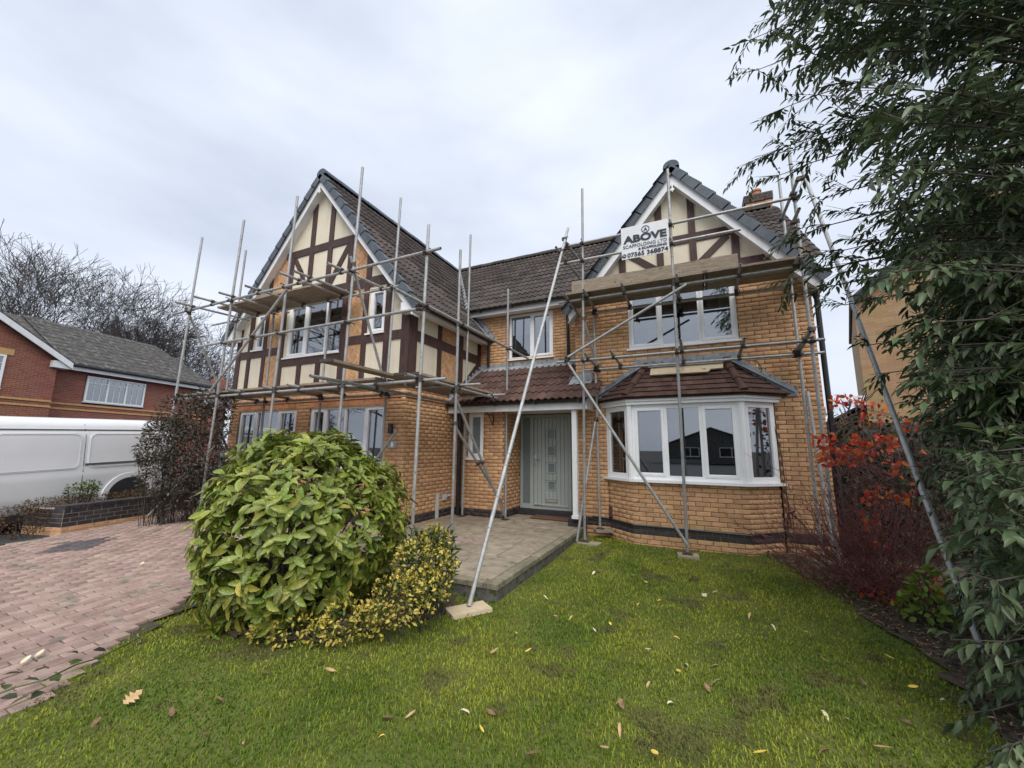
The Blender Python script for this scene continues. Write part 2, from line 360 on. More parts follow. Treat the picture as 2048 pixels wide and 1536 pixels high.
BRICKS = []                          # (world centre, u, n, length, material key)
def brickwork(fr, L, z0, z1, openings=(), phase=0.0, dark=(0.0, 0.15), top_cut=None, key='brick'):
    k0 = int(round((z0-0.15)/0.075)); k1 = int(round((z1-0.15)/0.075))
    for k in range(k0, k1):
        zc = 0.15+0.075*k+0.0375
        spans = [(0.0, L)]
        if top_cut:
            t = top_cut(zc)
            if t is None: continue
            spans = [t]
        for (a0, a1, c0, c1) in openings:
            if c0 < zc < c1:
                new = []
                for s0, s1 in spans:
                    if a1 <= s0 or a0 >= s1: new.append((s0, s1)); continue
                    if a0-s0 > .02: new.append((s0, a0))
                    if s1-a1 > .02: new.append((a1, s1))
                spans = new
        off = phase+(0.1125 if k % 2 else 0.0)
        mk = 'brick_dark' if dark[0] <= zc <= dark[1] else key
        for s0, s1 in spans:
            i = math.floor((s0-off)/0.225)
            while off+i*0.225 < s1:
                b0 = max(off+i*0.225+0.005, s0+.002); b1 = min(off+i*0.225+0.220, s1-.002)
                if b1-b0 > 0.03:
                    BRICKS.append((fr.P((b0+b1)/2, 0.0, zc), fr.u, fr.n, b1-b0, mk))
                i += 1
def backing(mb, fr, L, z0, z1, openings=(), depth=0.10, face=-0.006):
    A = sorted(set([0.0, L]+[o[i] for o in openings for i in (0, 1) if 0 < o[i] < L]))
    Z = sorted(set([z0, z1]+[o[i] for o in openings for i in (2, 3) if z0 < o[i] < z1]))
    for i in range(len(A)-1):
        for j in range(len(Z)-1):
            ac, zc = (A[i]+A[i+1])/2, (Z[j]+Z[j+1])/2
            if any(o[0] < ac < o[1] and o[2] < zc < o[3] for o in openings): continue
            mb.fbox(fr, A[i], A[i+1], face-depth, face, Z[j], Z[j+1])

F_WING = Fr((WX0, 0, 0))                                        # a = x - WX0
F_SIDE = Fr((0, 0, 0), (0, 1, 0), (1, 0, 0))                    # a = y
F_CLOAK = Fr((0, Y_LO, 0))                                      # a = x
F_RECESS = Fr((1.27, Y_LO, 0), (0, 1, 0), (1, 0, 0))
F_DOOR = Fr((0, 2.60, 0))
F_MID = Fr((0, Y_UP, 0))
F_RG = Fr((RX0, Y_RG, 0))                                       # a = x - RX0
F_RSIDE = Fr((RX1, Y_RG, 0), (0, 1, 0), (1, 0, 0))
F_RIN = Fr((RX0, Y_UP, 0), (0, -1, 0), (-1, 0, 0))              # hidden return of the right gable, faces the wing

W_G1 = (-5.10-WX0, -3.03-WX0, .9, 2.275); W_G2 = (-2.60-WX0, -.46-WX0, .9, 2.275)      # ground floor windows of the wing
W_CL = (.36, .76, 1.225, 2.225)                                                        # cloakroom window
W_MID = (.83, 2.0, 3.64, 4.80)                                                         # window over the porch
W_UP = (3.90-RX0, 5.80-RX0, 3.40, 4.575)                                               # right bedroom window
BAY = (3.42-RX0, 6.23-RX0, -.4, 2.95)                                                  # where the bay opens the wall

BAY_P = [(3.42, Y_RG), (3.92, 1.51), (5.71, 1.51), (6.21, Y_RG)]
def frame_between(p, q):
    d = np.array([q[0]-p[0], q[1]-p[1], 0.0]); L = np.linalg.norm(d); u = d/L
    return Fr((p[0], p[1], 0), u, (u[1], -u[0], 0)), L
BAY_F = [frame_between(BAY_P[i], BAY_P[i+1]) for i in range(3)]

wall = MB()
backing(wall, F_WING, -WX0, -.3, 2.60, (W_G1, W_G2))
backing(wall, F_SIDE, Y_LO, -.3, 2.60)
backing(wall, F_CLOAK, 1.27, -.3, 2.60, (W_CL,))
backing(wall, F_RECESS, .86, -.3, 2.60)
backing(wall, F_MID, RX0, 2.6, 4.95, (W_MID,))
backing(wall, F_RG, RX1-RX0, -.45, 4.72, (W_UP, BAY))
backing(wall, F_RSIDE, 6.0, -.45, 4.95)
backing(wall, F_RIN, Y_UP-Y_RG, 0, 4.9)
backing(wall, Fr((1.27, 2.66, 0)), 1.6, -.2, 2.6, ((0.005, 1.215, .12, 2.22),))
backing(wall, Fr((WX0, 3.0, 0), (0, -1, 0), (-1, 0, 0)), 3.0, -.3, 4.3)
backing(wall, Fr((RX1, 9.0, 0), (-1, 0, 0), (0, 1, 0)), RX1-WX0, -.3, 4.9)
for fr, L in BAY_F: backing(wall, fr, L, -.45, .895)
house_wall = wall.build('wall', M['mortar'], house)

brickwork(F_WING, -WX0, -.15, 2.60, (W_G1, W_G2), .02)
brickwork(F_SIDE, Y_LO, -.15, 2.60, (), .1)
brickwork(F_CLOAK, 1.27, -.075, 2.25, (W_CL,), .0)
brickwork(F_RECESS, .86, -.075, 2.40, (), .06)
brickwork(F_MID, RX0, 3.45, 4.95, (W_MID,), .05)
brickwork(F_RG, RX1-RX0, -.375, 4.72, (W_UP, (BAY[0], BAY[1], -.5, 2.40)), .08)
for i, (fr, L) in enumerate(BAY_F): brickwork(fr, L, -.375, .895, (), (.03, .0, .07)[i])

BOXF = [(0, 4, 7, 3), (0, 1, 5, 4), (1, 2, 6, 5), (2, 3, 7, 6), (4, 5, 6, 7)]
def brick_verts(L, dep=0.022, H=0.065, jit=0.0):
    c = 0.004
    back = [(-L/2, dep, -H/2), (L/2, dep, -H/2), (L/2, dep, H/2), (-L/2, dep, H/2)]
    mid = [(x, c, z) for x, _, z in back]
    fr = [(-L/2+c, 0, -H/2+c), (L/2-c, 0, -H/2+c), (L/2-c, 0, H/2-c), (-L/2+c, 0, H/2-c)]
    F = []
    for k in (0, 4):
        F += [(k+i, k+(i+1) % 4, k+4+(i+1) % 4, k+4+i) for i in range(4)]
    F.append((8, 9, 10, 11))
    return np.array(back+mid+fr), F
V_FULL, F_BRICK = brick_verts(.215)
def shown(p, n, size):
    d = np.array(p)-CAM_POS; dist = np.linalg.norm(d); z = d @ FWD
    if z < .3: return 0.0
    x, y = 1024+CAM_F*(d @ RIGHT)/z, 768-CAM_F*(d @ UP)/z
    if not (-20 < x < 2068 and -20 < y < 1556): return 0.0
    return size/dist**2*max(0.0, -(d/dist) @ n)
order = sorted(range(len(BRICKS)), key=lambda i: -shown(BRICKS[i][0], BRICKS[i][2], BRICKS[i][3] if BRICKS[i][3] > .2 else 0))
singles = set(order[:300])
me_brick = {}
for key in ('brick', 'brick_dark'):
    me_brick[key] = bpy.data.meshes.new('brick'); me_brick[key].from_pydata([tuple(v) for v in V_FULL], [], F_BRICK); me_brick[key].materials.append(M[key])
rest = {'brick': ([], []), 'brick_dark': ([], [])}
for i, (c, u, n, L, key) in enumerate(BRICKS):
    jit = rng.uniform(-.0015, .0035)
    R = np.stack([u, -n, np.array([0, 0, 1.0])], 1)          # local y points into the wall
    o = c+n*(0.004+jit)
    if i in singles:
        mt = Matrix([[*R[r], o[r]] for r in range(3)]+[[0, 0, 0, 1]])
        link_mesh('brick', me_brick[key], house_wall, None, matrix=mt)
    else:
        vv, ff = rest[key]; k = len(vv)*12
        V = brick_verts(L)[0] if abs(L-.215) > .002 else V_FULL
        vv.append(V @ R.T+o); ff.append(np.array(F_BRICK)+k)
for key, (vv, ff) in rest.items():
    me = np_mesh('brickwork', np.concatenate(vv), np.concatenate(ff)); o = link_mesh('brickwork', me, house_wall, M[key]); o['kind'] = 'stuff'

# projecting brick course under the timber storey, arches over the wing windows
cr = MB()
for k in range(int(5.46/.225)): cr.bbox(F_WING, .004+k*.225, .219+k*.225, 0, .030, 2.403, 2.468, .004)
for k in range(int(1.72/.225)): cr.bbox(F_SIDE, .004+k*.225, .219+k*.225, 0, .030, 2.403, 2.468, .004)
cr.build('dentil_course', M['brick_band'], house_wall, kind='stuff')
hd = MB()
for o in (W_G1, W_G2):
    k = o[0]-.05
    while k < o[1]+.05: hd.bbox(F_WING, k+.004, k+.071, 0, .010, 2.282, 2.40, .004); k += .075
hd.build('soldier_course', M['brick_band'], house_wall, kind='stuff')

# ---------------------------------------------------------------- timbered storeys
def gable_poly(x0, x1, zb, rc, rz, sl, drop): # wall outline under a pitched roof, in (x, z)
    zl = rz-drop-sl*(rc-x0); zr = rz-drop-sl*(x1-rc)
    return [(x0, zb), (x1, zb), (x1, zr), (rc, rz-drop), (x0, zl)]
F0 = Fr((0, 0, 0)); FRG0 = Fr((0, Y_RG, 0))
WIN_BIG = (-3.64, -1.87, 3.47, 4.76); WIN_SL = (-4.86, -4.47, 3.77, 4.72); WIN_SR = (-1.08, -.64, 3.77, 4.74)
def panel_cells(mb, fr, x0, x1, z0, z1, holes, roofline, b0, b1):
    A = sorted(set([x0, x1]+[h[i] for h in holes for i in (0, 1)])); Z = sorted(set([z0, z1]+[h[i] for h in holes for i in (2, 3)]))
    for i in range(len(A)-1):
        for j in range(len(Z)-1):
            ac, zc = (A[i]+A[i+1])/2, (Z[j]+Z[j+1])/2
            if any(h[0] < ac < h[1] and h[2] < zc < h[3] for h in holes): continue
            P = [(A[i], Z[j]), (A[i+1], Z[j]), (A[i+1], Z[j+1]), (A[i], Z[j+1])]
            for (a, b, c) in roofline: P = clip_half(P, a, b, c) if len(P) > 2 else []
            if len(P) > 2: mb.prism(fr, P, b0, b1)
def roof_limits(rc, rz, sl, drop): # z + sl*|x-rc| <= rz-drop
    return [(sl, 1, rz-drop+sl*rc), (-sl, 1, rz-drop-sl*rc)]
rl_w = roof_limits(RIDGE_X, RIDGE_Z, SLOPE, .14); rl_r = roof_limits(RC, RR_Z, R_SLOPE, .14)
pn = MB(); panel_cells(pn, F0, WX0+.006, WX1-.006, 2.60, 7.7, (WIN_BIG, WIN_SL, WIN_SR), rl_w, -.10, 0.0)
panel_cells(pn, F_SIDE, 0.012, Y_UP-.02, 2.60, 4.32, (), [], -.10, 0.0)
timber_wall = pn.build('render_panel', M['render'], house)
pr = MB(); panel_cells(pr, FRG0, RX0, RX1, 4.72, 6.9, (), rl_r, -.10, 0.008)
right_panel = pr.build('render_panel', M['render'], house)

def timber(fr, x0, x1, z0, z1, parent, limits=None, b1=.024):
    P = [(x0, z0), (x1, z0), (x1, z1), (x0, z1)]
    if limits:
        for l in limits: P = clip_half(P, *l) if len(P) > 2 else []
    if len(P) < 3: return
    MB().prism(fr, P, -.004, b1+random.uniform(0, .0035)).build('timber', M['timber'], parent)
def brace(fr, a0, c0, a1, c1, w, parent, limits=None):
    MB().bar(fr, a0, c0, a1, c1, w, -.004, .019).build('timber', M['timber'], parent)
T = timber_wall
for x0, x1, z0, z1 in [(-.17, .028, 2.745, 4.4), (WX0-.02, WX0+.14, 2.745, 4.6), (-5.03, -4.91, 2.745, 3.57), (-5.03, -4.88, 3.76, 5.2),
                       (-4.46, -4.33, 2.745, 3.57), (-4.46, -4.33, 3.76, 5.6), (-3.86, -3.70, 2.745, 4.80), (-3.76, -3.62, 5.02, 5.96), (-3.16, -3.03, 2.745, 3.27), (-2.55, -2.41, 2.745, 3.27),
                       (-1.86, -1.70, 2.745, 4.80), (-1.80, -1.67, 5.02, 5.96), (-1.23, -1.10, 2.745, 3.57), (-1.23, -1.10, 3.76, 4.80), (-1.21, -1.07, 5.02, 6.0), (-.62, -.47, 2.745, 3.57), (-.62, -.47, 3.76, 5.1),
                       (-3.09, -2.95, 5.02, 5.96), (-3.09, -2.95, 6.14, 7.6), (-2.47, -2.33, 5.02, 5.96), (-2.47, -2.33, 6.14, 7.6)]:
    timber(F0, x0, x1, z0, z1, T, rl_w, .026)
for x0, x1, z0, z1 in [(WX0+.14, -3.86, 3.57, 3.76), (-1.70, -.17, 3.57, 3.76), (-3.70, -1.86, 3.27, 3.43), (-5.0, -.4, 4.80, 5.02), (-3.9, -1.5, 5.96, 6.14), (WX0-.02, .028, 2.60, 2.745)]:
    timber(F0, x0, x1, z0, z1, T, rl_w, .022)
brace(F0, -1.80, 5.92, -2.36, 5.05, .14, T); brace(F0, -3.60, 5.93, -3.34, 5.55, .12, T); brace(F0, -3.35, 5.58, -3.12, 5.05, .12, T)
for y0, y1, z0, z1 in [(.001, .24, 2.745, 4.3), (.96, 1.09, 2.745, 3.57), (.96, 1.09, 3.78, 4.3), (1.80, 1.97, 2.745, 3.57), (1.80, 1.97, 3.78, 4.3), (2.69, 2.82, 2.745, 4.3)]:
    timber(F_SIDE, y0, y1, z0, z1, T, None, .026)
for y0, y1, z0, z1 in [(.24, 2.69, 3.57, 3.78), (.03, 2.82, 2.60, 2.745)]: timber(F_SIDE, y0, y1, z0, z1, T, None, .022)
brace(F_SIDE, 2.72, 3.52, 2.02, 2.86, .17, T)
T = right_panel
for x0, x1, z0, z1 in [(4.505, 4.63, 4.91, 5.40), (4.505, 4.63, 5.58, 6.7), (5.10, 5.225, 4.91, 5.40), (5.10, 5.225, 5.58, 6.7), (3.77, 3.90, 4.91, 5.40), (5.805, 5.93, 4.91, 5.40)]:
    timber(FRG0, x0, x1, z0, z1, T, rl_r, .034)
for x0, x1, z0, z1 in [(3.4, 6.3, 5.40, 5.58), (RX0, RX1, 4.735, 4.91)]: timber(FRG0, x0, x1, z0, z1, T, rl_r, .030)
brace(Fr((0, Y_RG-.008, 0)), 5.745, 5.40, 5.24, 4.93, .125, T); brace(Fr((0, Y_RG-.008, 0)), 3.97, 5.37, 4.49, 4.95, .125, T)

# herringbone brick infill
def herring(fr, x0, x1, z0, z1, parent, limits=None):
    mb = MB()
    bk = MB(); P0 = [(x0, z0), (x1, z0), (x1, z1), (x0, z1)]
    if limits:
        for l in limits: P0 = clip_half(P0, *l) if len(P0) > 2 else []
    if len(P0) < 3: return
    bk.prism(fr, P0, .001, .004); bkobj = bk.build('herringbone_panel', M['joint'], parent)
    p_ = .067; nn = 3; R = int(3.2/p_); n = 0; c = math.sqrt(.5); xm = (x0+x1)/2; zm = (z0+z1)/2; g = .006
    cells = []
    for k in range(-R, R):
        for jj in range(-4, 5):
            cells.append((k+6*jj, k+6*jj+nn, k, k+1)); cells.append((k, k+1, k-2*nn+1+6*jj, k-2*nn+1+6*jj+nn))
    for (a0, a1, b0, b1) in cells:
        q = [(a0*p_+g/2, b0*p_+g/2), (a1*p_-g/2, b0*p_+g/2), (a1*p_-g/2, b1*p_-g/2), (a0*p_+g/2, b1*p_-g/2)]
        P = [(xm+(u-v)*c, zm+(u+v)*c) for u, v in q]
        if max(abs(P[0][0]-xm), abs(P[0][1]-zm)) > 1.2: continue
        P = clip_poly(P, x0, x1, z0, z1)
        if len(P) > 2 and limits:
            for l in limits: P = clip_half(P, *l) if len(P) > 2 else []
        if len(P) > 2: mb.prism(fr, P, .003, .011+.003*((n*7) % 3)/3); n += 1
    if mb.v: mb.build('herringbone_brick', M['brick'], bkobj, kind='stuff')
herring(F0, -4.33, -3.86, 2.745, 3.57, timber_wall); herring(F0, -4.33, -3.86, 3.76, 4.80, timber_wall); herring(F0, -4.33, -3.76, 5.02, 6.2, timber_wall, rl_w)
herring(F0, -1.70, -1.23, 2.745, 3.57, timber_wall); herring(F0, -1.70, -1.23, 3.76, 4.80, timber_wall); herring(F0, -1.67, -1.21, 5.02, 6.2, timber_wall, rl_w)
herring(F_SIDE, 1.09, 1.80, 2.745, 3.57, timber_wall); herring(F_SIDE, 1.09, 1.80, 3.78, 4.2, timber_wall)

# ---------------------------------------------------------------- windows
def window(fr, a0, a1, c0, c1, lights, name='window', sill=True, recess=.03, parent=None, casement=(), curtain=None, fw=.055, room=True, glass='glass', sill_out=.055, bars=None):
    w = MB(); b1 = -recess; b0 = b1-.06
    w.fbox(fr, a0, a0+fw, b0, b1, c0, c1); w.fbox(fr, a1-fw, a1, b0, b1, c0, c1)
    w.fbox(fr, a0+fw, a1-fw, b0, b1, c1-fw, c1); w.fbox(fr, a0+fw, a1-fw, b0, b1, c0, c0+fw)
    xs = [a0+fw]
    tot = sum(lights); acc = 0
    for l in lights[:-1]:
        acc += l; xs.append(a0+fw+(a1-a0-2*fw)*acc/tot)
    xs.append(a1-fw)
    for x in xs[1:-1]: w.fbox(fr, x-.03, x+.03, b0, b1, c0+fw, c1-fw)
    win = w.build(name, M['upvc'], parent or house)
    for i in range(len(xs)-1):
        l, r = xs[i]+(.03 if i else 0), xs[i+1]-(.03 if i < len(xs)-2 else 0); lo, hi = c0+fw, c1-fw
        if i in casement:
            s = MB(); t = .042
            s.bbox(fr, l-.012, l+t, b0+.01, b1+.014, lo-.012, hi+.012, .008); s.bbox(fr, r-t, r+.012, b0+.01, b1+.014, lo-.012, hi+.012, .008)
            s.bbox(fr, l+t, r-t, b0+.01, b1+.012, lo-.012, lo+t, .008); s.bbox(fr, l+t, r-t, b0+.01, b1+.012, hi-t, hi+.012, .008)
            s.build('casement', M['upvc'], win); l += t; r -= t; lo += t; hi -= t
        MB().fbox(fr, l-.004, r+.004, b0+.02, b0+.026, lo-.004, hi+.004).build('pane', M[glass], win)
        if bars:
            g = MB()
            for k in bars: g.fbox(fr, l+(r-l)*k-.008, l+(r-l)*k+.008, b0+.030, b0+.038, lo, hi)
            g.fbox(fr, l, r, b0+.030, b0+.037, lo+(hi-lo)*.78-.008, lo+(hi-lo)*.78+.008); g.build('glazing_bar', M['upvc'], win)
    if sill: MB().fbox(fr, a0-.035, a1+.035, -.06, sill_out, c0-.035, c0-.002).build('sill', M['upvc'], win)
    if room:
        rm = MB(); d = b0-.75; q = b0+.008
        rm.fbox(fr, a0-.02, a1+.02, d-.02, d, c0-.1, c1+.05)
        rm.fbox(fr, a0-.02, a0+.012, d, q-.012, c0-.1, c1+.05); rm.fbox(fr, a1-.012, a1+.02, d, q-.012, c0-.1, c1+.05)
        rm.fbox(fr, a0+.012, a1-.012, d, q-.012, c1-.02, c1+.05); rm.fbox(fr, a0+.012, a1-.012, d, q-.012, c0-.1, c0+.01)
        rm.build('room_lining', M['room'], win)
    if curtain:
        for (f0, f1, mk, z0f, z1f) in curtain:
            n = 40; m = MB(); x0 = a0+(a1-a0)*f0; x1 = a0+(a1-a0)*f1; zz0 = c0+(c1-c0)*z0f; zz1 = c0+(c1-c0)*z1f
            amp = .022 if mk == 'curtain' else .002
            P = [fr.P(x0+(x1-x0)*i/n, b0-.10+amp*math.sin(i*1.35), z) for i in range(n+1) for z in (zz0, zz1)]
            m.add(P, [(2*i, 2*i+2, 2*i+3, 2*i+1) for i in range(n)])
            m.build('curtain' if mk == 'curtain' else 'blind', M[mk], win, smooth=(mk == 'curtain'))
    return win
window(F0, *WIN_BIG, (1, 1.15, .8), casement=(0,), curtain=[(.0, .06, 'curtain', 0, 1)])
window(F0, *WIN_SL, (1,), casement=(0,)); window(F0, *WIN_SR, (1,), casement=(0,), curtain=[(.05, .95, 'blind', 0, 1)])
window(F_WING, *W_G1, (1, 1.35, 1), casement=(0, 2), curtain=[(.02, .98, 'blind', .55, 1), (.0, .1, 'curtain', 0, 1)])
window(F_WING, *W_G2, (.8, 1.1, 1.1, .95), casement=(0, 3), curtain=[(.02, .78, 'blind', .52, 1), (.78, .99, 'curtain', 0, 1)])
window(F_CLOAK, *W_CL, (1,), casement=(0,), glass='glass_frost', room=False)
window(F_MID, *W_MID, (1.05, 1), casement=(1,), curtain=[(.02, .98, 'blind', .58, .97)])
window(F_RG, *W_UP, (1, 1.25, 1), casement=(0, 2), curtain=[(.03, .12, 'curtain', 0, 1), (.86, .97, 'curtain', 0, 1)])

# the bay window: three faces of white frame on a brick base, tiled roof with lead cheeks
bay = []
(fl, Ll), (fc, Lc), (frt, Lr) = BAY_F
window(fl, .0, Ll-.03, .93, 2.245, (1,), recess=-.01, sill=False, room=False, fw=.09)
bw = window(fc, .03, Lc-.03, .93, 2.245, (1, 1.12, 1), casement=(0, 2), recess=-.01, sill=False, room=False, fw=.075)
window(frt, .03, Lr, .93, 2.245, (1,), recess=-.01, sill=False, room=False, fw=.09)
for (x, y) in BAY_P[1:3]: MB().tube((x, y-.0, .93), (x, y, 2.245), .055, n=8).build('corner_post', M['upvc'], bw)
def offset_bay(d):               # bay outline pushed outwards by d
    k = math.tan(math.radians(22.5))
    return [(BAY_P[0][0]-d*1.35, Y_RG-.002), (BAY_P[1][0]-d*k*1.0, BAY_P[1][1]-d), (BAY_P[2][0]+d*k*1.0, BAY_P[2][1]-d), (BAY_P[3][0]+d*1.35, Y_RG-.002)]
def bay_slab(d, z0, z1, name, mat):
    P = offset_bay(d)+[(BAY_P[3][0], 2.0), (BAY_P[0][0], 2.0)]
    MB().prism(Fr((0, 0, 0), (1, 0, 0), (0, 0, 1), (0, 1, 0)), P, z0, z1).build(name, mat, bw)
bay_slab(.075, .885, .928, 'sill', M['upvc'])
bay_slab(.075, 2.247, 2.30, 'cornice', M['upvc']); bay_slab(.10, 2.301, 2.375, 'cornice', M['upvc'])
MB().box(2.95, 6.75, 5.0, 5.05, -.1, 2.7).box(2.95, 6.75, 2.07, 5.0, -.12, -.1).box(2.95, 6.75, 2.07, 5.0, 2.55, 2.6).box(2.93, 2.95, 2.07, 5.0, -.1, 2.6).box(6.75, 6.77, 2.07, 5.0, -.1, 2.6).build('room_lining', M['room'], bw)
inner = MB(); inner.box(4.55, 5.15, 1.70, 1.95, .93, 1.28); inner.build('white_box', M['sign'], bw)
# decorations seen in the left light
st = MB()
for (sx, sz, sr) in ((.30, 1.62, .05), (.33, 1.40, .035), (.25, 1.85, .028)):
    P = [(sx+sr*(1 if i % 2 == 0 else .42)*math.sin(i*math.pi/5), sz+sr*(1 if i % 2 == 0 else .42)*math.cos(i*math.pi/5)) for i in range(10)]
    st.prism(fl, P, -.085, -.080)
st.build('star_decoration', M['sign'], bw)

# ---------------------------------------------------------------- front door
dr = MB()
D0, D1, DB, DT = 1.275, 2.485, .12, 2.215
dr.fbox(F_DOOR, D0, D0+.06, -.06, .0, DB, DT); dr.fbox(F_DOOR, D1-.06, D1, -.06, .0, DB, DT); dr.fbox(F_DOOR, 1.515, 1.60, -.06, .0, DB, DT)
dr.fbox(F_DOOR, D0+.06, 1.515, -.06, 0, DT-.06, DT); dr.fbox(F_DOOR, 1.60, D1-.06, -.06, 0, DT-.06, DT)
dr.fbox(F_DOOR, D0+.06, 1.515, -.06, 0, DB, DB+.10); dr.fbox(F_DOOR, 1.60, D1-.06, -.06, .004, DB, DB+.06)
door = dr.build('front_door', M['door'], house)
lf = MB()                       # door leaf of vertical grooved boards around four square lights
nb = 9; x0, x1 = 1.605, D1-.065; bwid = (x1-x0)/nb
PZ = [(1.68, 1.87), (1.30, 1.48), (.93, 1.11), (.555, .72)]
for i in range(nb):
    a0, a1 = x0+i*bwid+.0025, x0+(i+1)*bwid-.0025
    cuts = [(DB+.065, DT-.065)]
    if a1 > 1.955 and a0 < 2.10:
        cuts = []; z = DB+.065
        for (p0, p1) in PZ[::-1]: cuts.append((z, p0-.03)); z = p1+.03
        cuts.append((z, DT-.065))
    for z0, z1 in cuts: lf.bbox(F_DOOR, a0, a1, -.05, -.012, z0, z1, .004)
lf.fbox(F_DOOR, x0, x1, -.055, -.040, DB+.065, DT-.065)
leaf = lf.build('door_leaf', M['door'], door)
for (p0, p1) in PZ:
    fm = MB(); l, r = 1.957, 2.10
    fm.fbox(F_DOOR, l-.02, l, -.05, -.002, p0-.02, p1+.02); fm.fbox(F_DOOR, r, r+.02, -.05, -.002, p0-.02, p1+.02)
    fm.fbox(F_DOOR, l, r, -.05, -.002, p1, p1+.02); fm.fbox(F_DOOR, l, r, -.05, -.002, p0-.02, p0); fm.build('light_frame', M['door'], door)
    MB().fbox(F_DOOR, l, r, -.036, -.030, p0, p1).build('pane', M['glass_frost'], door)
MB().fbox(F_DOOR, D0+.06, 1.515, -.036, -.030, DB+.10, DT-.06).build('side_light', M['glass_frost'], door)
h = MB(); h.fbox(F_DOOR, 1.632, 1.668, -.012, .002, 1.06, 1.30); h.tube(F_DOOR.P(1.65, .0, 1.20), F_DOOR.P(1.65, .05, 1.20), .011); h.tube(F_DOOR.P(1.645, .05, 1.20), F_DOOR.P(1.77, .05, 1.20), .010)
h.build('handle', M['chrome'], door)
MB().bbox(F_DOOR, 1.88, 2.16, -.012, .012, .275, .345, .008).build('letter_plate', M['chrome'], door)
MB().fbox(F_DOOR, 1.62, 2.40, -.012, .02, .19, .215).build('kick_strip', M['chrome'], door)
MB().box(1.272, 2.9, 2.45, 2.655, -.05, .115).build('step', M['brick_dark'], house)

# ---------------------------------------------------------------- roof tiles
TW, TL, TE = .30, .42, .335
def tile_mesh(name, mat, w=TW, amp=.036, rolls=2, n=10):
    P = []; F = []
    for y, z in ((0, .030), (TL, .004)):
        for i in range(n+1):
            t = i/n; P.append((w*t, y, z+amp*(.5-.5*math.cos(2*math.pi*rolls*t))**1.3))
    for i in range(n+1): P.append((P[i][0], .004, P[i][2]-.028))
    k = n+1
    F += [(i, i+1, k+i+1, k+i) for i in range(n)] + [(2*k+i, 2*k+i+1, i+1, i) for i in range(n)]
    me = bpy.data.meshes.new(name); me.from_pydata(P, [], F); me.materials.append(mat); me.update(); return me
ME_TILE = tile_mesh('roof_tile', M['tile']); ME_TILE_RED = tile_mesh('roof_tile', M['tile_red'], .30, .036, 2)
TV = {}
for me in (ME_TILE, ME_TILE_RED):
    TV[me.name] = (np.array([v.co[:] for v in me.vertices]), np.array([p.vertices[:] for p in me.polygons]))
TILES = []                          # (matrix rows 3x4, mesh)
def tile_slope(o, across, up, width, length, me, keep=None, first=0.0):
    o, a, u = np.array(o, float), np.array(across, float), np.array(up, float)
    a /= np.linalg.norm(a); u /= np.linalg.norm(u); n = np.cross(a, u)
    if n[2] < 0: n = -n
    rows = int(math.ceil((length-TL+.08)/TE))+1; cols = int(math.ceil(width/TW))
    for r in range(rows):
        for c in range(cols):
            p = o+a*(first+c*TW)+u*min(r*TE-.05, length-TL+.03)
            mid = p+a*TW/2+u*TE/2
            if keep and not keep(mid): continue
            jz = rng.uniform(-.002, .004)
            TILES.append((np.stack([a, u, n, p+n*jz], 1), me))
def zr_w(x): return RIDGE_Z-SLOPE*abs(x-RIDGE_X)
def z_main(y): return MAIN_Z0+(MAIN_Z1-MAIN_Z0)/(MAIN_Y1-MAIN_Y0)*(y-MAIN_Y0)
EAVE_X = .36; EZ = zr_w(EAVE_X)
sl_len = math.hypot(EAVE_X-RIDGE_X, RIDGE_Z-EZ)
VY0 = -.17                          # first tile column beyond the verge
def keep_w(p):
    if p[1] > Y_UP-.1 and p[2] < MAIN_Z0-.15: return False
    return p[2] > z_main(p[1])-.25 if p[1] > MAIN_Y0 else True
tile_slope((EAVE_X, VY0, EZ), (0, 1, 0), (RIDGE_X-EAVE_X, 0, RIDGE_Z-EZ), 6.1, sl_len-.05, ME_TILE, keep_w)
tile_slope((2*RIDGE_X-EAVE_X, 4.33, EZ), (0, -1, 0), (EAVE_X-RIDGE_X, 0, RIDGE_Z-EZ), 4.5, sl_len-.05, ME_TILE)
ml = math.hypot(MAIN_Y1-MAIN_Y0, MAIN_Z1-MAIN_Z0)
def keep_m(p):
    if p[0] < 0.3 and p[2] < zr_w(p[0])-.22: return False
    zz = RR_Z-R_SLOPE*abs(p[0]-RC)
    return not (p[2] < zz-.22)
tile_slope((-2.9, MAIN_Y0-.06, MAIN_Z0-.05), (1, 0, 0), (0, MAIN_Y1-MAIN_Y0, MAIN_Z1-MAIN_Z0), 10.1, ml, ME_TILE, keep_m)
rsl = math.hypot(2.2, 2.2*R_SLOPE)
for s in (-1, 1):
    ez = RR_Z-R_SLOPE*2.2
    def keep_r(p): return (p[2] > z_main(p[1])-.2) if p[1] > MAIN_Y0 else True
    tile_slope((RC+s*2.2, 1.76 if s > 0 else 4.9, ez), (0, s, 0), (-s*2.2, 0, 2.2*R_SLOPE), 3.1, rsl-.05, ME_TILE, keep_r)
# porch lean-to
PY0, PZ0, PY1, PZ1 = 1.32, 2.40, Y_UP, 3.42
pl = math.hypot(PY1-PY0, PZ1-PZ0)
def keep_p(p): return not (p[0] > RX0-.05 and p[1] > Y_RG-.1)
tile_slope((.06, PY0, PZ0), (1, 0, 0), (0, PY1-PY0, PZ1-PZ0), 3.12, pl-.12, ME_TILE_RED, keep_p)

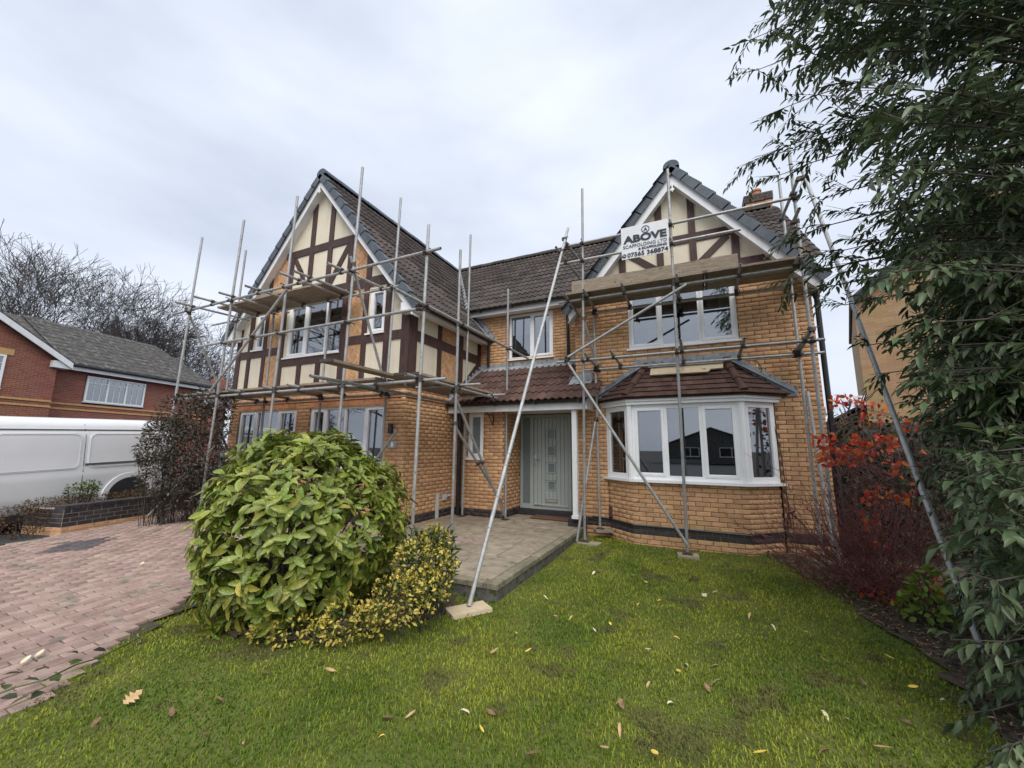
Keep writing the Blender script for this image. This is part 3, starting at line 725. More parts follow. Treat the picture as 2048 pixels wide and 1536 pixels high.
roof = MB()
yb = 9.0
def slab(mb, P, t=.05):
    P = [np.array(p, float) for p in P]; n = np.cross(P[1]-P[0], P[2]-P[0]); n /= np.linalg.norm(n)
    if n[2] < 0: n = -n
    k = len(P); V = [p-n*.012 for p in P]+[p-n*t for p in P]
    F = [tuple(range(k)), tuple(range(2*k-1, k-1, -1))]+[(i, k+i, k+(i+1) % k, (i+1) % k) for i in range(k)]
    mb.add(V, F)
OV = -.20
vx = RIDGE_X+(RIDGE_Z-MAIN_Z0)/SLOPE; vy = MAIN_Y0+(RIDGE_Z-MAIN_Z0)/(MAIN_Z1-MAIN_Z0)*(MAIN_Y1-MAIN_Y0)
slab(roof, [(EAVE_X, OV+.04, EZ), (EAVE_X, Y_UP, EZ), (vx, Y_UP-.2, MAIN_Z0), (RIDGE_X, vy, RIDGE_Z), (RIDGE_X, OV+.04, RIDGE_Z)])
slab(roof, [(2*RIDGE_X-EAVE_X, OV+.04, EZ), (2*RIDGE_X-EAVE_X, 7, EZ), (RIDGE_X, 7, RIDGE_Z), (RIDGE_X, OV+.04, RIDGE_Z)])
slab(roof, [(vx, MAIN_Y0, MAIN_Z0), (7.15, MAIN_Y0, MAIN_Z0), (7.15, MAIN_Y1, MAIN_Z1), (RIDGE_X, MAIN_Y1, MAIN_Z1)])
slab(roof, [(7.15, MAIN_Y1, MAIN_Z1), (7.15, 9.2, 4.85), (RIDGE_X-2, 9.2, 4.85), (RIDGE_X-2, MAIN_Y1, MAIN_Z1)])
ez = RR_Z-R_SLOPE*2.2
slab(roof, [(RC+2.2, 1.75, ez), (RC+2.2, Y_UP, ez), (RC+1.65, MAIN_Y0, MAIN_Z0), (RC, 4.77, RR_Z), (RC, 1.75, RR_Z)])
slab(roof, [(RC-2.2, 1.75, ez), (RC-2.2, Y_UP, ez), (RC-1.65, MAIN_Y0, MAIN_Z0), (RC, 4.77, RR_Z), (RC, 1.75, RR_Z)])
slab(roof, [(.01, PY0+.03, PZ0), (3.17, PY0+.03, PZ0), (3.17, Y_RG-.01, PZ0+(Y_RG-PY0)/(PY1-PY0)*(PZ1-PZ0)), (RX0-.01, Y_RG-.01, PZ0+(Y_RG-PY0)/(PY1-PY0)*(PZ1-PZ0)), (RX0-.01, PY1-.02, PZ1), (.01, PY1-.02, PZ1)])
roof_obj = roof.build('roof', M['tile'], house)

# gable end wall of the main block on the right, above the eaves
MB().prism(Fr((RX1, 0, 0), (0, 1, 0), (1, 0, 0)), [(MAIN_Y0+.3, 4.9), (9.0, 4.9), (MAIN_Y1, 7.7)], -.2, -.02).build('gable_wall', M['brick_band'], house)

def tile_score(t):
    A, me = t; p = A[:, 3]+A[:, 0]*.15+A[:, 1]*.17
    return shown(p, A[:, 2], 1.0)
oi = sorted(range(len(TILES)), key=lambda i: -tile_score(TILES[i])); ts = set(oi[:300])
rest = {}
for i, (A, me) in enumerate(TILES):
    if i in ts: link_mesh('roof_tile', me, roof_obj, None, matrix=Matrix([list(A[r]) for r in range(3)]+[[0, 0, 0, 1]]))
    else:
        V, Fq = TV[me.name]; r = rest.setdefault(me.name, [[], [], me]); k = len(r[0])*len(V)
        r[0].append(V @ A[:, :3].T+A[:, 3]); r[1].append(Fq+k)
for nm, (vv, ff, me) in rest.items():
    o = link_mesh('tile_field', np_mesh('tile_field', np.concatenate(vv), np.concatenate(ff)), roof_obj, me.materials[0]); o['kind'] = 'stuff'

# ridge tiles, verge tiles, barge boards, soffits
def ridge(p0, p1, mat, r=.15, piece=.45):
    p0, p1 = np.array(p0, float), np.array(p1, float); L = np.linalg.norm(p1-p0); n = max(1, int(round(L/piece))); d = (p1-p0)/L
    side = np.cross(d, (0, 0, 1)); side /= np.linalg.norm(side); upv = np.cross(side, d)
    for k in range(n):
        a = p0+d*(L*k/n+.004); b = p0+d*(L*(k+1)/n-.004); P = []
        rr = r+.006*(k % 2)
        for q in (a, b):
            for i in range(9):
                t = math.pi*(i/8)*1.06-.03*math.pi
                P.append(q+side*rr*math.cos(t)+upv*(rr*.9*math.sin(t)-.05))
        F = [(i, i+1, 10+i, 9+i) for i in range(8)]+[tuple(range(8, -1, -1)), tuple(range(9, 18))]
        MB().add(P, F).build('ridge_tile', mat, roof_obj, smooth=False)
ridge((RIDGE_X, OV-.01, RIDGE_Z+.03), (RIDGE_X, vy, RIDGE_Z+.03), M['tile_verge'])
ridge((vx-2.2, MAIN_Y1, MAIN_Z1+.03), (7.15, MAIN_Y1, MAIN_Z1+.03), M['tile'])
ridge((RC, 1.68, RR_Z+.03), (RC, 4.8, RR_Z+.03), M['tile_verge'])
def verge(rc, rz, sl, half, y, side, drop0=0.0):      # dry verge units stepping down the slope, each its own piece
    L = half*math.hypot(1, sl); n = int(round(L/TE)); d = np.array([side*1.0, 0, -sl]); d /= np.linalg.norm(d); nn = np.array([side*sl, 0, 1.0]); nn /= np.linalg.norm(nn)
    for k in range(n):
        a = np.array([rc, y, rz])+d*(L*k/n+.03); b = np.array([rc, y, rz])+d*(L*(k+1)/n+.055)
        P = []
        for q, up in ((a, .018), (b, .052)):
            for (yy, up2) in ((-.035, -.125), (-.035, up), (.09, up+.004), (.09, up-.02)): P.append(q+np.array([0, yy, 0])+nn*up2)
        F = [(0, 1, 5, 4), (1, 2, 6, 5), (2, 3, 7, 6), (0, 3, 2, 1), (4, 5, 6, 7)]
        MB().add(P, F).build('verge_tile', M['tile_verge'], roof_obj)
for s in (-1, 1):
    verge(RIDGE_X, RIDGE_Z, SLOPE, EAVE_X-RIDGE_X-.02, OV, s); verge(RC, RR_Z, R_SLOPE, 2.22, 1.70, s)
def barge(rc, rz, sl, half, y, top, dep, wx):          # white boards under the verge and the boxed soffit behind
    F = Fr((0, y, 0)); b = MB()
    for s in (-1, 1):
        P = [(rc, rz-top), (rc+s*half, rz-top-sl*half), (rc+s*(half-.04), rz-top-sl*(half-.04)-dep), (rc, rz-top-dep)]
        if s > 0: P = P[::-1]
        b = MB().prism(F, P, -.022, .0); b.build('barge_board', M['upvc_dirty'], house)
        n = np.array([s*sl, 0, 1.0]); n /= np.linalg.norm(n)
        so = MB(); z0 = rz-top-dep+.03
        V = [(rc, y+.022, z0), (rc+s*half, y+.022, z0-sl*half), (rc+s*half, y+wx, z0-sl*half), (rc, y+wx, z0)]
        V += [(x, yy, z+.02) for x, yy, z in V]
        so.add(V, [(0, 1, 2, 3), (7, 6, 5, 4), (0, 4, 5, 1), (2, 6, 7, 3)]).build('soffit', M['upvc_dirty'], house)
barge(RIDGE_X, RIDGE_Z, SLOPE, EAVE_X-RIDGE_X-.10, OV+.01, .09, .27, .20)
barge(RC, RR_Z, R_SLOPE, 2.15, 1.715, .10, .29, .23)
for (cx, cy, cz) in ((RIDGE_X, OV-.005, 7.46), (RC, 1.70, 6.53)):       # little finials at the apex
    MB().tube((cx, cy, cz+.05), (cx, cy, cz-.13), .016, .010).box(cx-.035, cx+.035, cy-.012, cy+.012, cz-.10, cz-.06).build('finial', M['upvc'], house)
# boxed eaves, fascias, gutters
eb = MB(); eb.box(-.07, .27, OV+.012, -.03, 4.03, 4.24)
eb.build('eaves_box', M['upvc'], house)
eb = MB(); eb.box(2*RIDGE_X-.27, 2*RIDGE_X+.07, OV+.012, -.03, 4.03, 4.30); eb.build('eaves_box', M['upvc'], house)
MB().box(.25, .272, -.03, Y_UP-.01, 4.06, 4.24).box(0.03, .25, -.03, Y_UP-.01, 4.10, 4.12).build('fascia', M['upvc'], house)
MB().box(-.30, RX0-.25, MAIN_Y0+.02, MAIN_Y0+.045, 4.80, 4.95).box(-.1, RX0-.25, MAIN_Y0+.045, Y_UP-.012, 4.82, 4.84).build('fascia', M['upvc'], house)
eb = MB(); eb.box(RC-2.2, RC-1.98, 1.735, Y_UP, 4.28, 4.45); eb.build('eaves_box', M['upvc'], house)
eb = MB(); eb.box(RC+1.98, RC+2.2, 1.735, Y_UP, 4.28, 4.45); eb.build('eaves_box', M['upvc'], house)
MB().box(.02, 3.14, 1.44, 1.465, 2.20, 2.345).box(.02, 3.14, 1.465, Y_LO-.012, 2.235, 2.25).box(1.28, 3.12, Y_LO-.012, 2.58, 2.235, 2.25).build('fascia', M['upvc_dirty'], house)
MB().prism(Fr((3.14, 0, 0), (0, 1, 0), (1, 0, 0)), [(1.44, 2.20), (Y_RG-.01, 2.20), (Y_RG-.01, 2.72), (1.44, 2.40)], 0, .02).build('end_board', M['upvc_dirty'], house)
def gutter(p0, p1, name='gutter'):
    p0, p1 = np.array(p0, float), np.array(p1, float); d = (p1-p0)/np.linalg.norm(p1-p0); s = np.cross(d, (0, 0, 1)); P = []
    for r in (.058, .052):
        for q in (p0, p1):
            for i in range(9):
                t = math.pi*i/8; P.append(q+s*r*math.cos(t)-np.array([0, 0, 1])*r*math.sin(t))
    F = [(i, 9+i, 10+i, i+1) for i in range(8)]+[(18+i, 19+i, 28+i, 27+i) for i in range(8)]+[(0, 18, 27, 9), (8, 17, 35, 26), tuple(range(9)), tuple(range(17, 8, -1))]
    g = MB().add(P, F); L = np.linalg.norm(p1-p0); k = .3
    while k < L:
        c = p0+d*k; g.fbox(Fr(c, d, s), -.02, .02, -.064, .064, -.066, .006); k += .9
    g.build(name, M['black'], house)
gutter((.335, -.15, 4.20), (.335, Y_UP+.1, 4.20)); gutter((-.15, 2.50, 4.955), (RX0-.30, 2.50, 4.955)); gutter((.02, 1.375, 2.385), (3.12, 1.375, 2.385))
gutter((RC-2.25, 1.74, 4.42), (RC-2.25, Y_UP, 4.42)); gutter((RC+2.25, 1.74, 4.42), (RC+2.25, 5, 4.42)); gutter((2*RIDGE_X-.36, -.15, 4.20), (2*RIDGE_X-.36, 3, 4.20))
def downpipe(pts, r=.034):
    m = MB()
    for i in range(len(pts)-1): m.tube(pts[i], pts[i+1], r, n=10)
    for p in pts[1:-1]: m.tube((p[0], p[1], p[2]-.04), (p[0], p[1], p[2]+.04), r*1.25, n=10)
    m.build('downpipe', M['black'], house)
downpipe([(2.48, 2.50, 4.92), (2.40, 2.76, 4.50), (2.40, 2.78, 3.45)]); downpipe([(.335, 2.70, 4.15), (.28, 2.76, 3.98), (.28, 2.78, 3.50)])
downpipe([(.14, 1.60, 2.36), (.20, 1.66, 2.20), (.20, 1.67, .02)], .055)
downpipe([(RC+2.25, 2.02, 4.38), (RX1+.08, 1.99, 4.05), (RX1+.08, 1.99, -.15)], .04)
# lead flashings
ld = MB()
slab(ld, [(.02, Y_UP-.16, PZ1-.06), (RX0-.01, Y_UP-.16, PZ1-.06), (RX0-.01, Y_UP-.02, PZ1+.06), (.02, Y_UP-.02, PZ1+.06)], .02)
ld.box(.02, RX0-.012, Y_UP-.024, Y_UP-.012, PZ1-.02, PZ1+.13)
zc = PZ0+(Y_RG-PY0)/(PY1-PY0)*(PZ1-PZ0)
def pz(y): return PZ0+(y-PY0)/(PY1-PY0)*(PZ1-PZ0)+.062
slab(ld, [(RX0-.16, 1.90, pz(1.90)), (RX0+.02, 1.86, pz(1.86)), (RX0+.02, PY1-.1, pz(PY1-.1)), (RX0-.14, PY1-.1, pz(PY1-.1))], .02)
slab(ld, [(RX0-.1, 1.72, pz(1.72)+.012), (3.17, 1.74, pz(1.74)+.012), (3.17, Y_RG-.012, pz(Y_RG)+.012), (RX0-.1, Y_RG-.012, pz(Y_RG)+.012)], .02)
ld.box(RX0+.01, 3.17, Y_RG-.03, Y_RG-.014, zc, zc+.17)
slab(ld, [(.035, PY0+.05, pz(PY0+.05)), (.16, PY0+.05, pz(PY0+.05)-.01), (.16, PY1-.1, pz(PY1-.1)-.01), (.035, PY1-.1, pz(PY1-.1))], .02)
for k in range(9):
    y = PY0+.12+k*.16; ld.box(.028, .034+.001*k, y, y+.17, pz(y)-.02, pz(y)+.10)
ld.build('lead_flashing', M['lead'], roof_obj)
# valley and abutment lead between wing roof and middle wall
lv = MB()
slab(lv, [(EAVE_X+.03, Y_UP-.26, EZ+.07), (EAVE_X+.03, Y_UP-.02, EZ+.07), (vx, Y_UP-.02, MAIN_Z0+.06), (vx, Y_UP-.26, MAIN_Z0+.06)], .02)
for k in range(7):
    x = -.15+k*.08; lv.box(x, x+.10, Y_UP-.034-.001*k, Y_UP-.012, zr_w(x)+.02, zr_w(x)+.17)
lv.build('lead_flashing', M['lead'], roof_obj)
vly = MB()
for k in range(14):
    t0, t1 = k/14, (k+1)/14
    p = lambda t: np.array([vx+(RIDGE_X-vx)*t, MAIN_Y0+(vy-MAIN_Y0)*t, MAIN_Z0+(RIDGE_Z-MAIN_Z0)*t])
    a, b = p(t0), p(t1); q = np.array([.11, 0, .03]); r = np.array([-.0, -.11, .03])
    vly.add([a+q+(0, 0, .05), a+(0, 0, .035), a+r+(0, 0, .05), b+r+(0, 0, .05), b+(0, 0, .035), b+q+(0, 0, .05)], [(0, 1, 4, 5), (1, 2, 3, 4)])
vly.build('valley_lead', M['lead'], roof_obj)

# bay roof: three tiled faces with hip tiles and stepped lead cheeks
BO = offset_bay(.16); BZ0, BZ1 = 2.37, 3.02
top_l, top_r = np.array([4.22, Y_RG-.03, BZ1]), np.array([5.56, Y_RG-.03, BZ1])
B = [np.array([x, y, BZ0]) for x, y in BO]; B[0][0] -= .02; B[3][0] += .05
bay_roof = MB(); slab(bay_roof, [B[1], B[2], top_r, top_l], .04); slab(bay_roof, [B[0], B[1], top_l], .04); slab(bay_roof, [B[2], B[3], top_r], .04)
bro = bay_roof.build('bay_roof', M['tile_red'], house)
def rows_between(p0, p1, q0, q1, n):     # plain courses of small tiles lapping up a face
    for k in range(n):
        t0, t1 = k/n, (k+1.12)/n; t1 = min(t1, 1)
        a0, a1 = p0+(q0-p0)*t0, p1+(q1-p1)*t0; b0, b1 = p0+(q0-p0)*t1, p1+(q1-p1)*t1
        L = np.linalg.norm(a1-a0); m = max(1, int(L/.165))
        nn = np.cross(a1-a0, b0-a0); nn /= np.linalg.norm(nn); nn = nn if nn[2] > 0 else -nn
        mb = MB()
        for j in range(m):
            s0, s1 = (j+.012)/m, (j+.988)/m
            sh = rng.uniform(-.004, .004)
            P = [a0+(a1-a0)*s0+nn*(.026+sh), a0+(a1-a0)*s1+nn*(.026+sh), b0+(b1-b0)*s1+nn*.004, b0+(b1-b0)*s0+nn*.004]
            V = P+[p-nn*.016 for p in P[:2]]
            MB().add(V, [(0, 1, 2, 3), (4, 5, 1, 0), (0, 3, 4), (1, 5, 2)]).build('roof_tile', M['tile_red'], bro)
rows_between(B[1], B[2], top_l, top_r, 7); rows_between(B[0], B[1], top_l, top_l+(.001, 0, 0), 7); rows_between(B[2], B[3], top_r-(.001, 0, 0), top_r, 7)
def hip(p, q):
    d = (q-p); L = np.linalg.norm(d); d /= L; n = 3
    for k in range(n):
        MB().tube(p+d*(L*k/n)+(0, 0, .015), p+d*(L*(k+1)/n+.02)+(0, 0, .015), .075, .060, n=12).build('hip_tile', M['tile_red'], bro, smooth=False)
hip(B[1]+(0.02, .05, .02), top_l+(0, -.03, 0)); hip(B[2]+(-.02, .05, .02), top_r+(0, -.03, 0))
bl = MB(); bl.box(4.0, 5.80, Y_RG-.05, Y_RG-.012, BZ1-.06, BZ1+.15); slab(bl, [(4.15, Y_RG-.13, BZ1-.03), (5.63, Y_RG-.13, BZ1-.03), (5.63, Y_RG-.03, BZ1+.08), (4.15, Y_RG-.03, BZ1+.08)], .02)
for (e, t) in ((B[0], top_l), (B[3], top_r)):
    n = 9; sgn = 1 if e is B[3] else -1
    for k in range(n):
        p = e+(t-e)*k/n; q = e+(t-e)*(k+1)/n
        x0, x1 = min(p[0], q[0]), max(p[0], q[0])
        bl.box(x0+(.04*sgn), x1+(.10*sgn if sgn > 0 else -.04), Y_RG-.026-.0008*k, Y_RG-.013, p[2]-.02, q[2]+.075) if sgn > 0 else bl.box(x0-.10, x1-.04, Y_RG-.026-.0008*k, Y_RG-.013, p[2]-.02, q[2]+.075)
    d = (t-e)/np.linalg.norm(t-e)
    slab(bl, [e+(sgn*.07, -.06, .05), e+(sgn*.07, .0, .05), t+(sgn*.07, 0, .05), t+(0, -.1, .05)], .02)
bl.build('lead_flashing', M['lead'], bro)

# porch post on a dark brick pier
MB().bbox(Fr((0, 1.50, 0)), 2.83, 2.93, -.10, 0, .19, 2.20, .01).box(2.815, 2.945, 1.49, 1.61, .16, .22).build('porch_post', M['upvc_dirty'], house)
MB().bbox(Fr((0, 1.62, 0)), 2.70, 2.99, -.30, .0, -.1, .075, .006).bbox(Fr((0, 1.62, 0)), 2.70, 2.99, -.30, -.003, .083, .157, .006).build('pier', M['brick_dark'], house)

# chimney
ch = MB(); CX0, CX1, CY0, CY1 = 6.62, 7.25, 6.0, 6.6
ch.box(CX0, CX1, CY0, CY1, 6.9, 8.28); ch.box(CX0-.03, CX1+.03, CY0-.03, CY1+.03, 8.28, 8.50)
chim = ch.build('chimney', M['mortar'], roof_obj)
c2 = MB(); F_CH = Fr((CX0, CY0, 0)); F_CH2 = Fr((CX0-.03, CY0-.03, 0)); F_CHS = Fr((CX0, CY1, 0), (0, -1, 0), (-1, 0, 0)); F_CHS2 = Fr((CX0-.03, CY1+.03, 0), (0, -1, 0), (-1, 0, 0))
for F_, z0, z1, w in ((F_CH, 7.6, 8.28, .63), (F_CHS, 7.6, 8.28, .6)):
    k = 0; z = z0
    while z < z1-.03:
        a = -.11*(k % 2)
        while a < w:
            l, r = max(a, 0)+.005, min(a+.215, w)-.005
            if r-l > .03: c2.bbox(F_, l, r, 0, .008, z, z+.065, .004)
            a += .225
        z += .075; k += 1
c2.build('brickwork', M['brick_band'], chim, kind='stuff')
c3 = MB()
for F_, w in ((F_CH2, .69), (F_CHS2, .66)):
    for k in range(3):
        a = -.11*(k % 2)
        while a < w:
            l, r = max(a, 0)+.005, min(a+.215, w)-.005
            if r-l > .03: c3.bbox(F_, l, r, 0, .008, 8.28+k*.074, 8.345+k*.074, .004)
            a += .225
c3.build('brickwork', M['brick_dark'], chim, kind='stuff')
MB().lathe(((CX0+CX1)/2, (CY0+CY1)/2, 8.50), [(.16, 0), (.13, .05), (.115, .20), (.14, .22), (.14, .27), (.12, .28)]).build('chimney_pot', M['terracotta'], chim, smooth=False)
MB().box(CX0-.02, CX1+.02, CY0-.04, CY0-.012, 7.55, 7.83).build('lead_apron', M['lead'], chim)

# small fittings on the walls
lm = MB(); lm.tube((-.27, -.055, 1.70), (-.27, -.055, 1.89), .045, n=14).box(-.295, -.245, -.05, .0, 1.75, 1.84); lm.build('wall_lamp', M['black'], house)
np_ = MB().bbox(Fr((0, 0, 0)), -.335, -.135, .006, .020, 1.425, 1.565, .006).build('number_plate', M['plate'], house)
br = MB(); br.fbox(F_CLOAK, .995, 1.015, .012, .022, 1.93, 2.16); br.tube(F_CLOAK.P(1.005, .02, 1.94), F_CLOAK.P(1.005, .30, 2.20), .008); br.tube(F_CLOAK.P(1.005, .02, 2.14), F_CLOAK.P(1.005, .34, 2.17), .008); br.build('basket_bracket', M['black'], house)
MB().bbox(F_SIDE, 1.10, 1.17, .01, .06, -.05, .50, .01).build('waste_pipe', M['grey_plastic'], house)
ob = MB(); ob.bbox(F_SIDE, 1.32, 1.44, .01, .07, .34, .46, .01); ob.tube((.055, 1.44, .42), (.055, 1.60, .42), .025); ob.build('outside_socket', M['grey_plastic'], house)
MB().bbox(F_RG, .62, .73, .01, .075, .17, .40, .02).tube((3.485, 1.90, .18), (3.485, 1.90, -.1), .02).build('boxed_pipe', M['brown_plastic'], house)
cb = MB()
cpts = [(5.98, 1.925, 3.0), (6.05, 1.922, 2.97), (6.10, 1.922, 2.85), (6.14, 1.925, 2.3), (6.26, 1.925, 1.4), (6.30, 1.925, .25)]
for i in range(len(cpts)-1): cb.tube(cpts[i], cpts[i+1], .006, n=5)
cb.build('cable', M['black'], house)
cb = MB(); pts = [(3.10, 1.92, .17), (3.42, 1.915, .15), (3.92, 1.485, .145), (4.6, 1.487, .15), (5.71, 1.485, .14), (6.1, 1.83, .16), (6.24, 1.90, .2), (6.27, 1.9, .45), (6.36, 1.8, .52)]
for i in range(len(pts)-1): cb.tube(pts[i], pts[i+1], .011, n=5)
cb.build('cable', M['black'], house)
def text_obj(s, size, loc, rotz, mat, parent, bold=0.0, align='CENTER', squeeze=1.0, space=1.0):
    cu = bpy.data.curves.new('lettering', 'FONT'); cu.body = s; cu.size = size; cu.align_x = align; cu.offset = bold; cu.extrude = .0015; cu.space_character = space
    cu.resolution_u = 3
    tmp = bpy.data.objects.new('lettering_curve', cu); COL.objects.link(tmp); bpy.context.view_layer.update()
    me = bpy.data.meshes.new_from_object(tmp.evaluated_get(bpy.context.evaluated_depsgraph_get())); bpy.data.objects.remove(tmp)
    me.materials.clear(); me.materials.append(mat); o = bpy.data.objects.new('lettering', me); COL.objects.link(o)
    o.location = loc; o.rotation_euler = (math.pi/2, 0, rotz); o.scale = (squeeze, 1, 1); return adopt(o, parent)
text_obj('8', .12, (-.235, -.0225, 1.452), 0, M['upvc'], house, bold=.003)
mt = MB().box(1.75, 2.60, 2.02, 2.40, .012, .030).build('doormat', M['mat']); tag(mt, 'brown coir doormat on the patio before the grey front door', 'doormat')
lp = MB().prism(Fr((0, 1.66, 2.77), (1, 0, 0), (0, -.757, .653), (0, .653, .757)), [(4.30, 0), (5.26, -.01), (5.31, .06), (5.50, .07), (5.51, .20), (4.31, .20)], .026, .055)
lpo = lp.build('loose_plank', M['board_new']); tag(lpo, 'pale broken plank lying on the tiled bay window roof', 'plank')
# ---------------------------------------------------------------- ground, drive, patio, lawn
LAWN_Z = -.17
def sheet(name, poly, z, mat, kind='structure', label=None):
    me = bpy.data.meshes.new(name); me.from_pydata([(x, y, z) for x, y in poly], [], [tuple(range(len(poly)))]); me.update()
    return tag(link_mesh(name, me, None, mat), label, None, None, kind)
sheet('ground', [(-600, -600), (600, -600), (600, 600), (-600, 600)], -.42, M['asphalt'])
DRIVE_EDGE = [(2.4, -6.3), (1.30, -4.87), (.62, -4.05), (.02, -3.20), (-.3, -2.4), (.0, -1.95)]
drive_poly = [(-5.0, -2.78), (-4.6, -4.2), (-3.2, -9.0), (3.2, -9.0)]+DRIVE_EDGE+[(2.0, -1.88), (2.0, .02), (-6.3, .02), (-5.75, -.1)]
def drive_z(x, y): return -.155+.155*min(1.0, max(0.0, (y+4.6)/4.2))
me = bpy.data.meshes.new('driveway')
gx = np.linspace(-6.6, 3.2, 50); gy = np.linspace(-9, .05, 46); V = []; Fq = []
for j, y in enumerate(gy):
    for i, x in enumerate(gx): V.append((x, y, drive_z(x, y)-.029))
for j in range(len(gy)-1):
    for i in range(len(gx)-1):
        cx, cy = (gx[i]+gx[i+1])/2, (gy[j]+gy[j+1])/2
        if in_poly(np.array([cx]), np.array([cy]), [(p[0]+(.12 if k > 3 else -.12), p[1]) for k, p in enumerate(drive_poly)])[0]: Fq.append((j*50+i, j*50+i+1, (j+1)*50+i+1, (j+1)*50+i))
me.from_pydata(V, [], Fq); me.update(); drive = tag(link_mesh('driveway', me, None, M['joint']), kind='structure')
DIAMOND = [(-3.66, -3.42), (-4.22, -2.95), (-3.88, -2.48), (-3.32, -2.98)]
def paver_mesh(mat):
    m = MB(); F = Fr((0, 0, 0), (0, 1, 0), (0, 0, 1), (1, 0, 0)); m.bbox(F, -.0955, .0955, -.03, 0, -.0455, .0455, .007)
    me = m.mesh('block_paver'); me.materials.append(mat); return me
PM = {'paver': paver_mesh(M['paver']), 'paver_dark': paver_mesh(M['paver_dark'])}
PV = np.array([v.co[:] for v in PM['paver'].vertices]); PF = [tuple(p.vertices) for p in PM['paver'].polygons]
blocks = []
for i in range(int((3.0+6.5)/.1)):
    x = -6.5+i*.1+.05
    for j in range(int(7.4/.2)):
        y = -7.3+j*.2+(.1 if i % 2 else 0)
        blocks.append((x, y))
blocks = np.array(blocks); ok = in_poly(blocks[:, 0], blocks[:, 1], drive_poly); blocks = blocks[ok]
dk = in_poly(blocks[:, 0], blocks[:, 1], DIAMOND)
sc = np.array([shown((x, y, drive_z(x, y)), np.array([0, 0, 1.0]), 1.0) for x, y in blocks]); oi = np.argsort(-sc); single = set(oi[:300].tolist())
vv = {'paver': [], 'paver_dark': []}
for i, (x, y) in enumerate(blocks):
    key = 'paver_dark' if dk[i] else 'paver'
    z = drive_z(x, y)+rng.uniform(-.003, .003); rz = rng.normal(0, .012); tx = rng.normal(0, .008)
    mt = Matrix.Translation((x, y, z)) @ Matrix.Rotation(rz, 4, 'Z') @ Matrix.Rotation(tx+.037, 4, 'X')
    if i in single: link_mesh('block_paver', PM[key], drive, None, matrix=mt)
    else: vv[key].append(PV @ np.array(mt)[:3, :3].T+np.array(mt)[:3, 3])
for key, L in vv.items():
    if not L: continue
    quads = np.array([f for f in PF if len(f) == 4]); n = len(L)
    me = np_mesh('paver_field', np.concatenate(L), (quads[None]+np.arange(n)[:, None, None]*len(PV)).reshape(-1, 4))
    o = link_mesh('paver_field', me, drive, M[key]); o['kind'] = 'stuff'

# patio: slabs on a raised bed, with a mossy edging course
PX1, PYF = 3.0, -1.90
pb = MB(); pb.box(-.0, PX1-.012, PYF+.012, 2.44, -.40, -.035)
patio = tag(pb.build('patio', M['concrete']), kind='structure')
rows = [(PYF+.115, -1.30), (-1.30, -.85), (-.85, -.25), (-.25, .20), (.20, .80), (.80, 1.25), (1.25, 1.73), (1.73, 2.43)]
xs_opts = [[.05, .5, 1.1, 1.55, 2.15, 2.86], [.05, .65, 1.25, 1.7, 2.3, 2.86], [.05, .5, .95, 1.55, 2.0, 2.45, 2.86], [.05, .65, 1.1, 1.95, 2.4, 2.86], [.05, .5, 1.1, 1.55, 2.15, 2.86], [.05, .65, 1.25, 1.85, 2.3, 2.86]]
for r, (y0, y1) in enumerate(rows):
    xs = xs_opts[r % len(xs_opts)]
    for a, b in zip(xs[:-1], xs[1:]):
        if y0 > 1.7 and (a < 1.2 or b > 2.75): 
            if b < 1.3: continue
            a = max(a, 1.30); b = min(b, 2.69 if y0 < 1.8 else 2.69)
            if b-a < .08: continue
        dz = rng.uniform(-.003, .003)
        MB().bbox(Fr((0, 0, 0), (1, 0, 0), (0, 0, 1), (0, 1, 0)), a+.007, b-.007, -.045, dz, y0+.007, y1-.007, .008).build('slab', M['slab'], patio)
y = PYF
while y < 1.6:
    MB().bbox(Fr((0, 0, 0), (1, 0, 0), (0, 0, 1), (0, 1, 0)), 2.868, 2.998, -.06, rng.uniform(-.004, .004), y+.004, min(y+.205, 1.64), .008).build('edging_block', M['slab_edge'], patio); y += .21
x = .3
while x < 2.86:
    MB().bbox(Fr((0, 0, 0), (1, 0, 0), (0, 0, 1), (0, 1, 0)), x+.004, min(x+.206, 2.862), -.06, rng.uniform(-.004, .004), PYF, PYF+.108, .008).build('edging_block', M['slab_edge'], patio); x += .21

# lawn with a soft uneven surface and real blades
BED = [(5.85, 1.60), (6.15, 1.15), (6.30, .2), (6.42, -.55), (6.58, -1.16), (6.64, -1.66), (6.52, -2.4), (6.75, -3.6), (9.5, -3.6), (9.5, 2.7), (5.85, 2.7)]
lawn_poly = [(2.4, -6.3), (1.30, -4.87), (.62, -4.05), (.02, -3.20), (-.3, -2.4), (.0, -1.92), (PX1, -1.92), (PX1, 1.62), (3.42, 1.93), (5.9, 1.93), (9.8, 1.93), (9.8, -8.5), (3.0, -8.5)]
def lawn_z(x, y): return LAWN_Z+.012*np.sin(x*2.1+y*1.3)+.010*np.sin(x*1.1-y*2.7+1)
gx = np.linspace(-.6, 10, 90); gy = np.linspace(-8.6, 2.0, 90); X, Y = np.meshgrid(gx, gy); Zg = lawn_z(X, Y)
V = np.stack([X.ravel(), Y.ravel(), Zg.ravel()-.006], 1); idx = np.arange(90*90).reshape(90, 90)
Q = np.stack([idx[:-1, :-1], idx[:-1, 1:], idx[1:, 1:], idx[1:, :-1]], -1).reshape(-1, 4); ctr = V[Q].mean(1)
inside = in_poly(ctr[:, 0], ctr[:, 1], [(p[0]-(.1 if p[0] < 2.5 else 0), p[1]) for p in lawn_poly]) & ~((ctr[:, 0] < PX1) & (ctr[:, 1] > -1.84) & (ctr[:, 1] < 1.6))
lawn = tag(link_mesh('lawn', np_mesh('lawn', V, Q[inside], True), None, M['turf']), kind='structure')
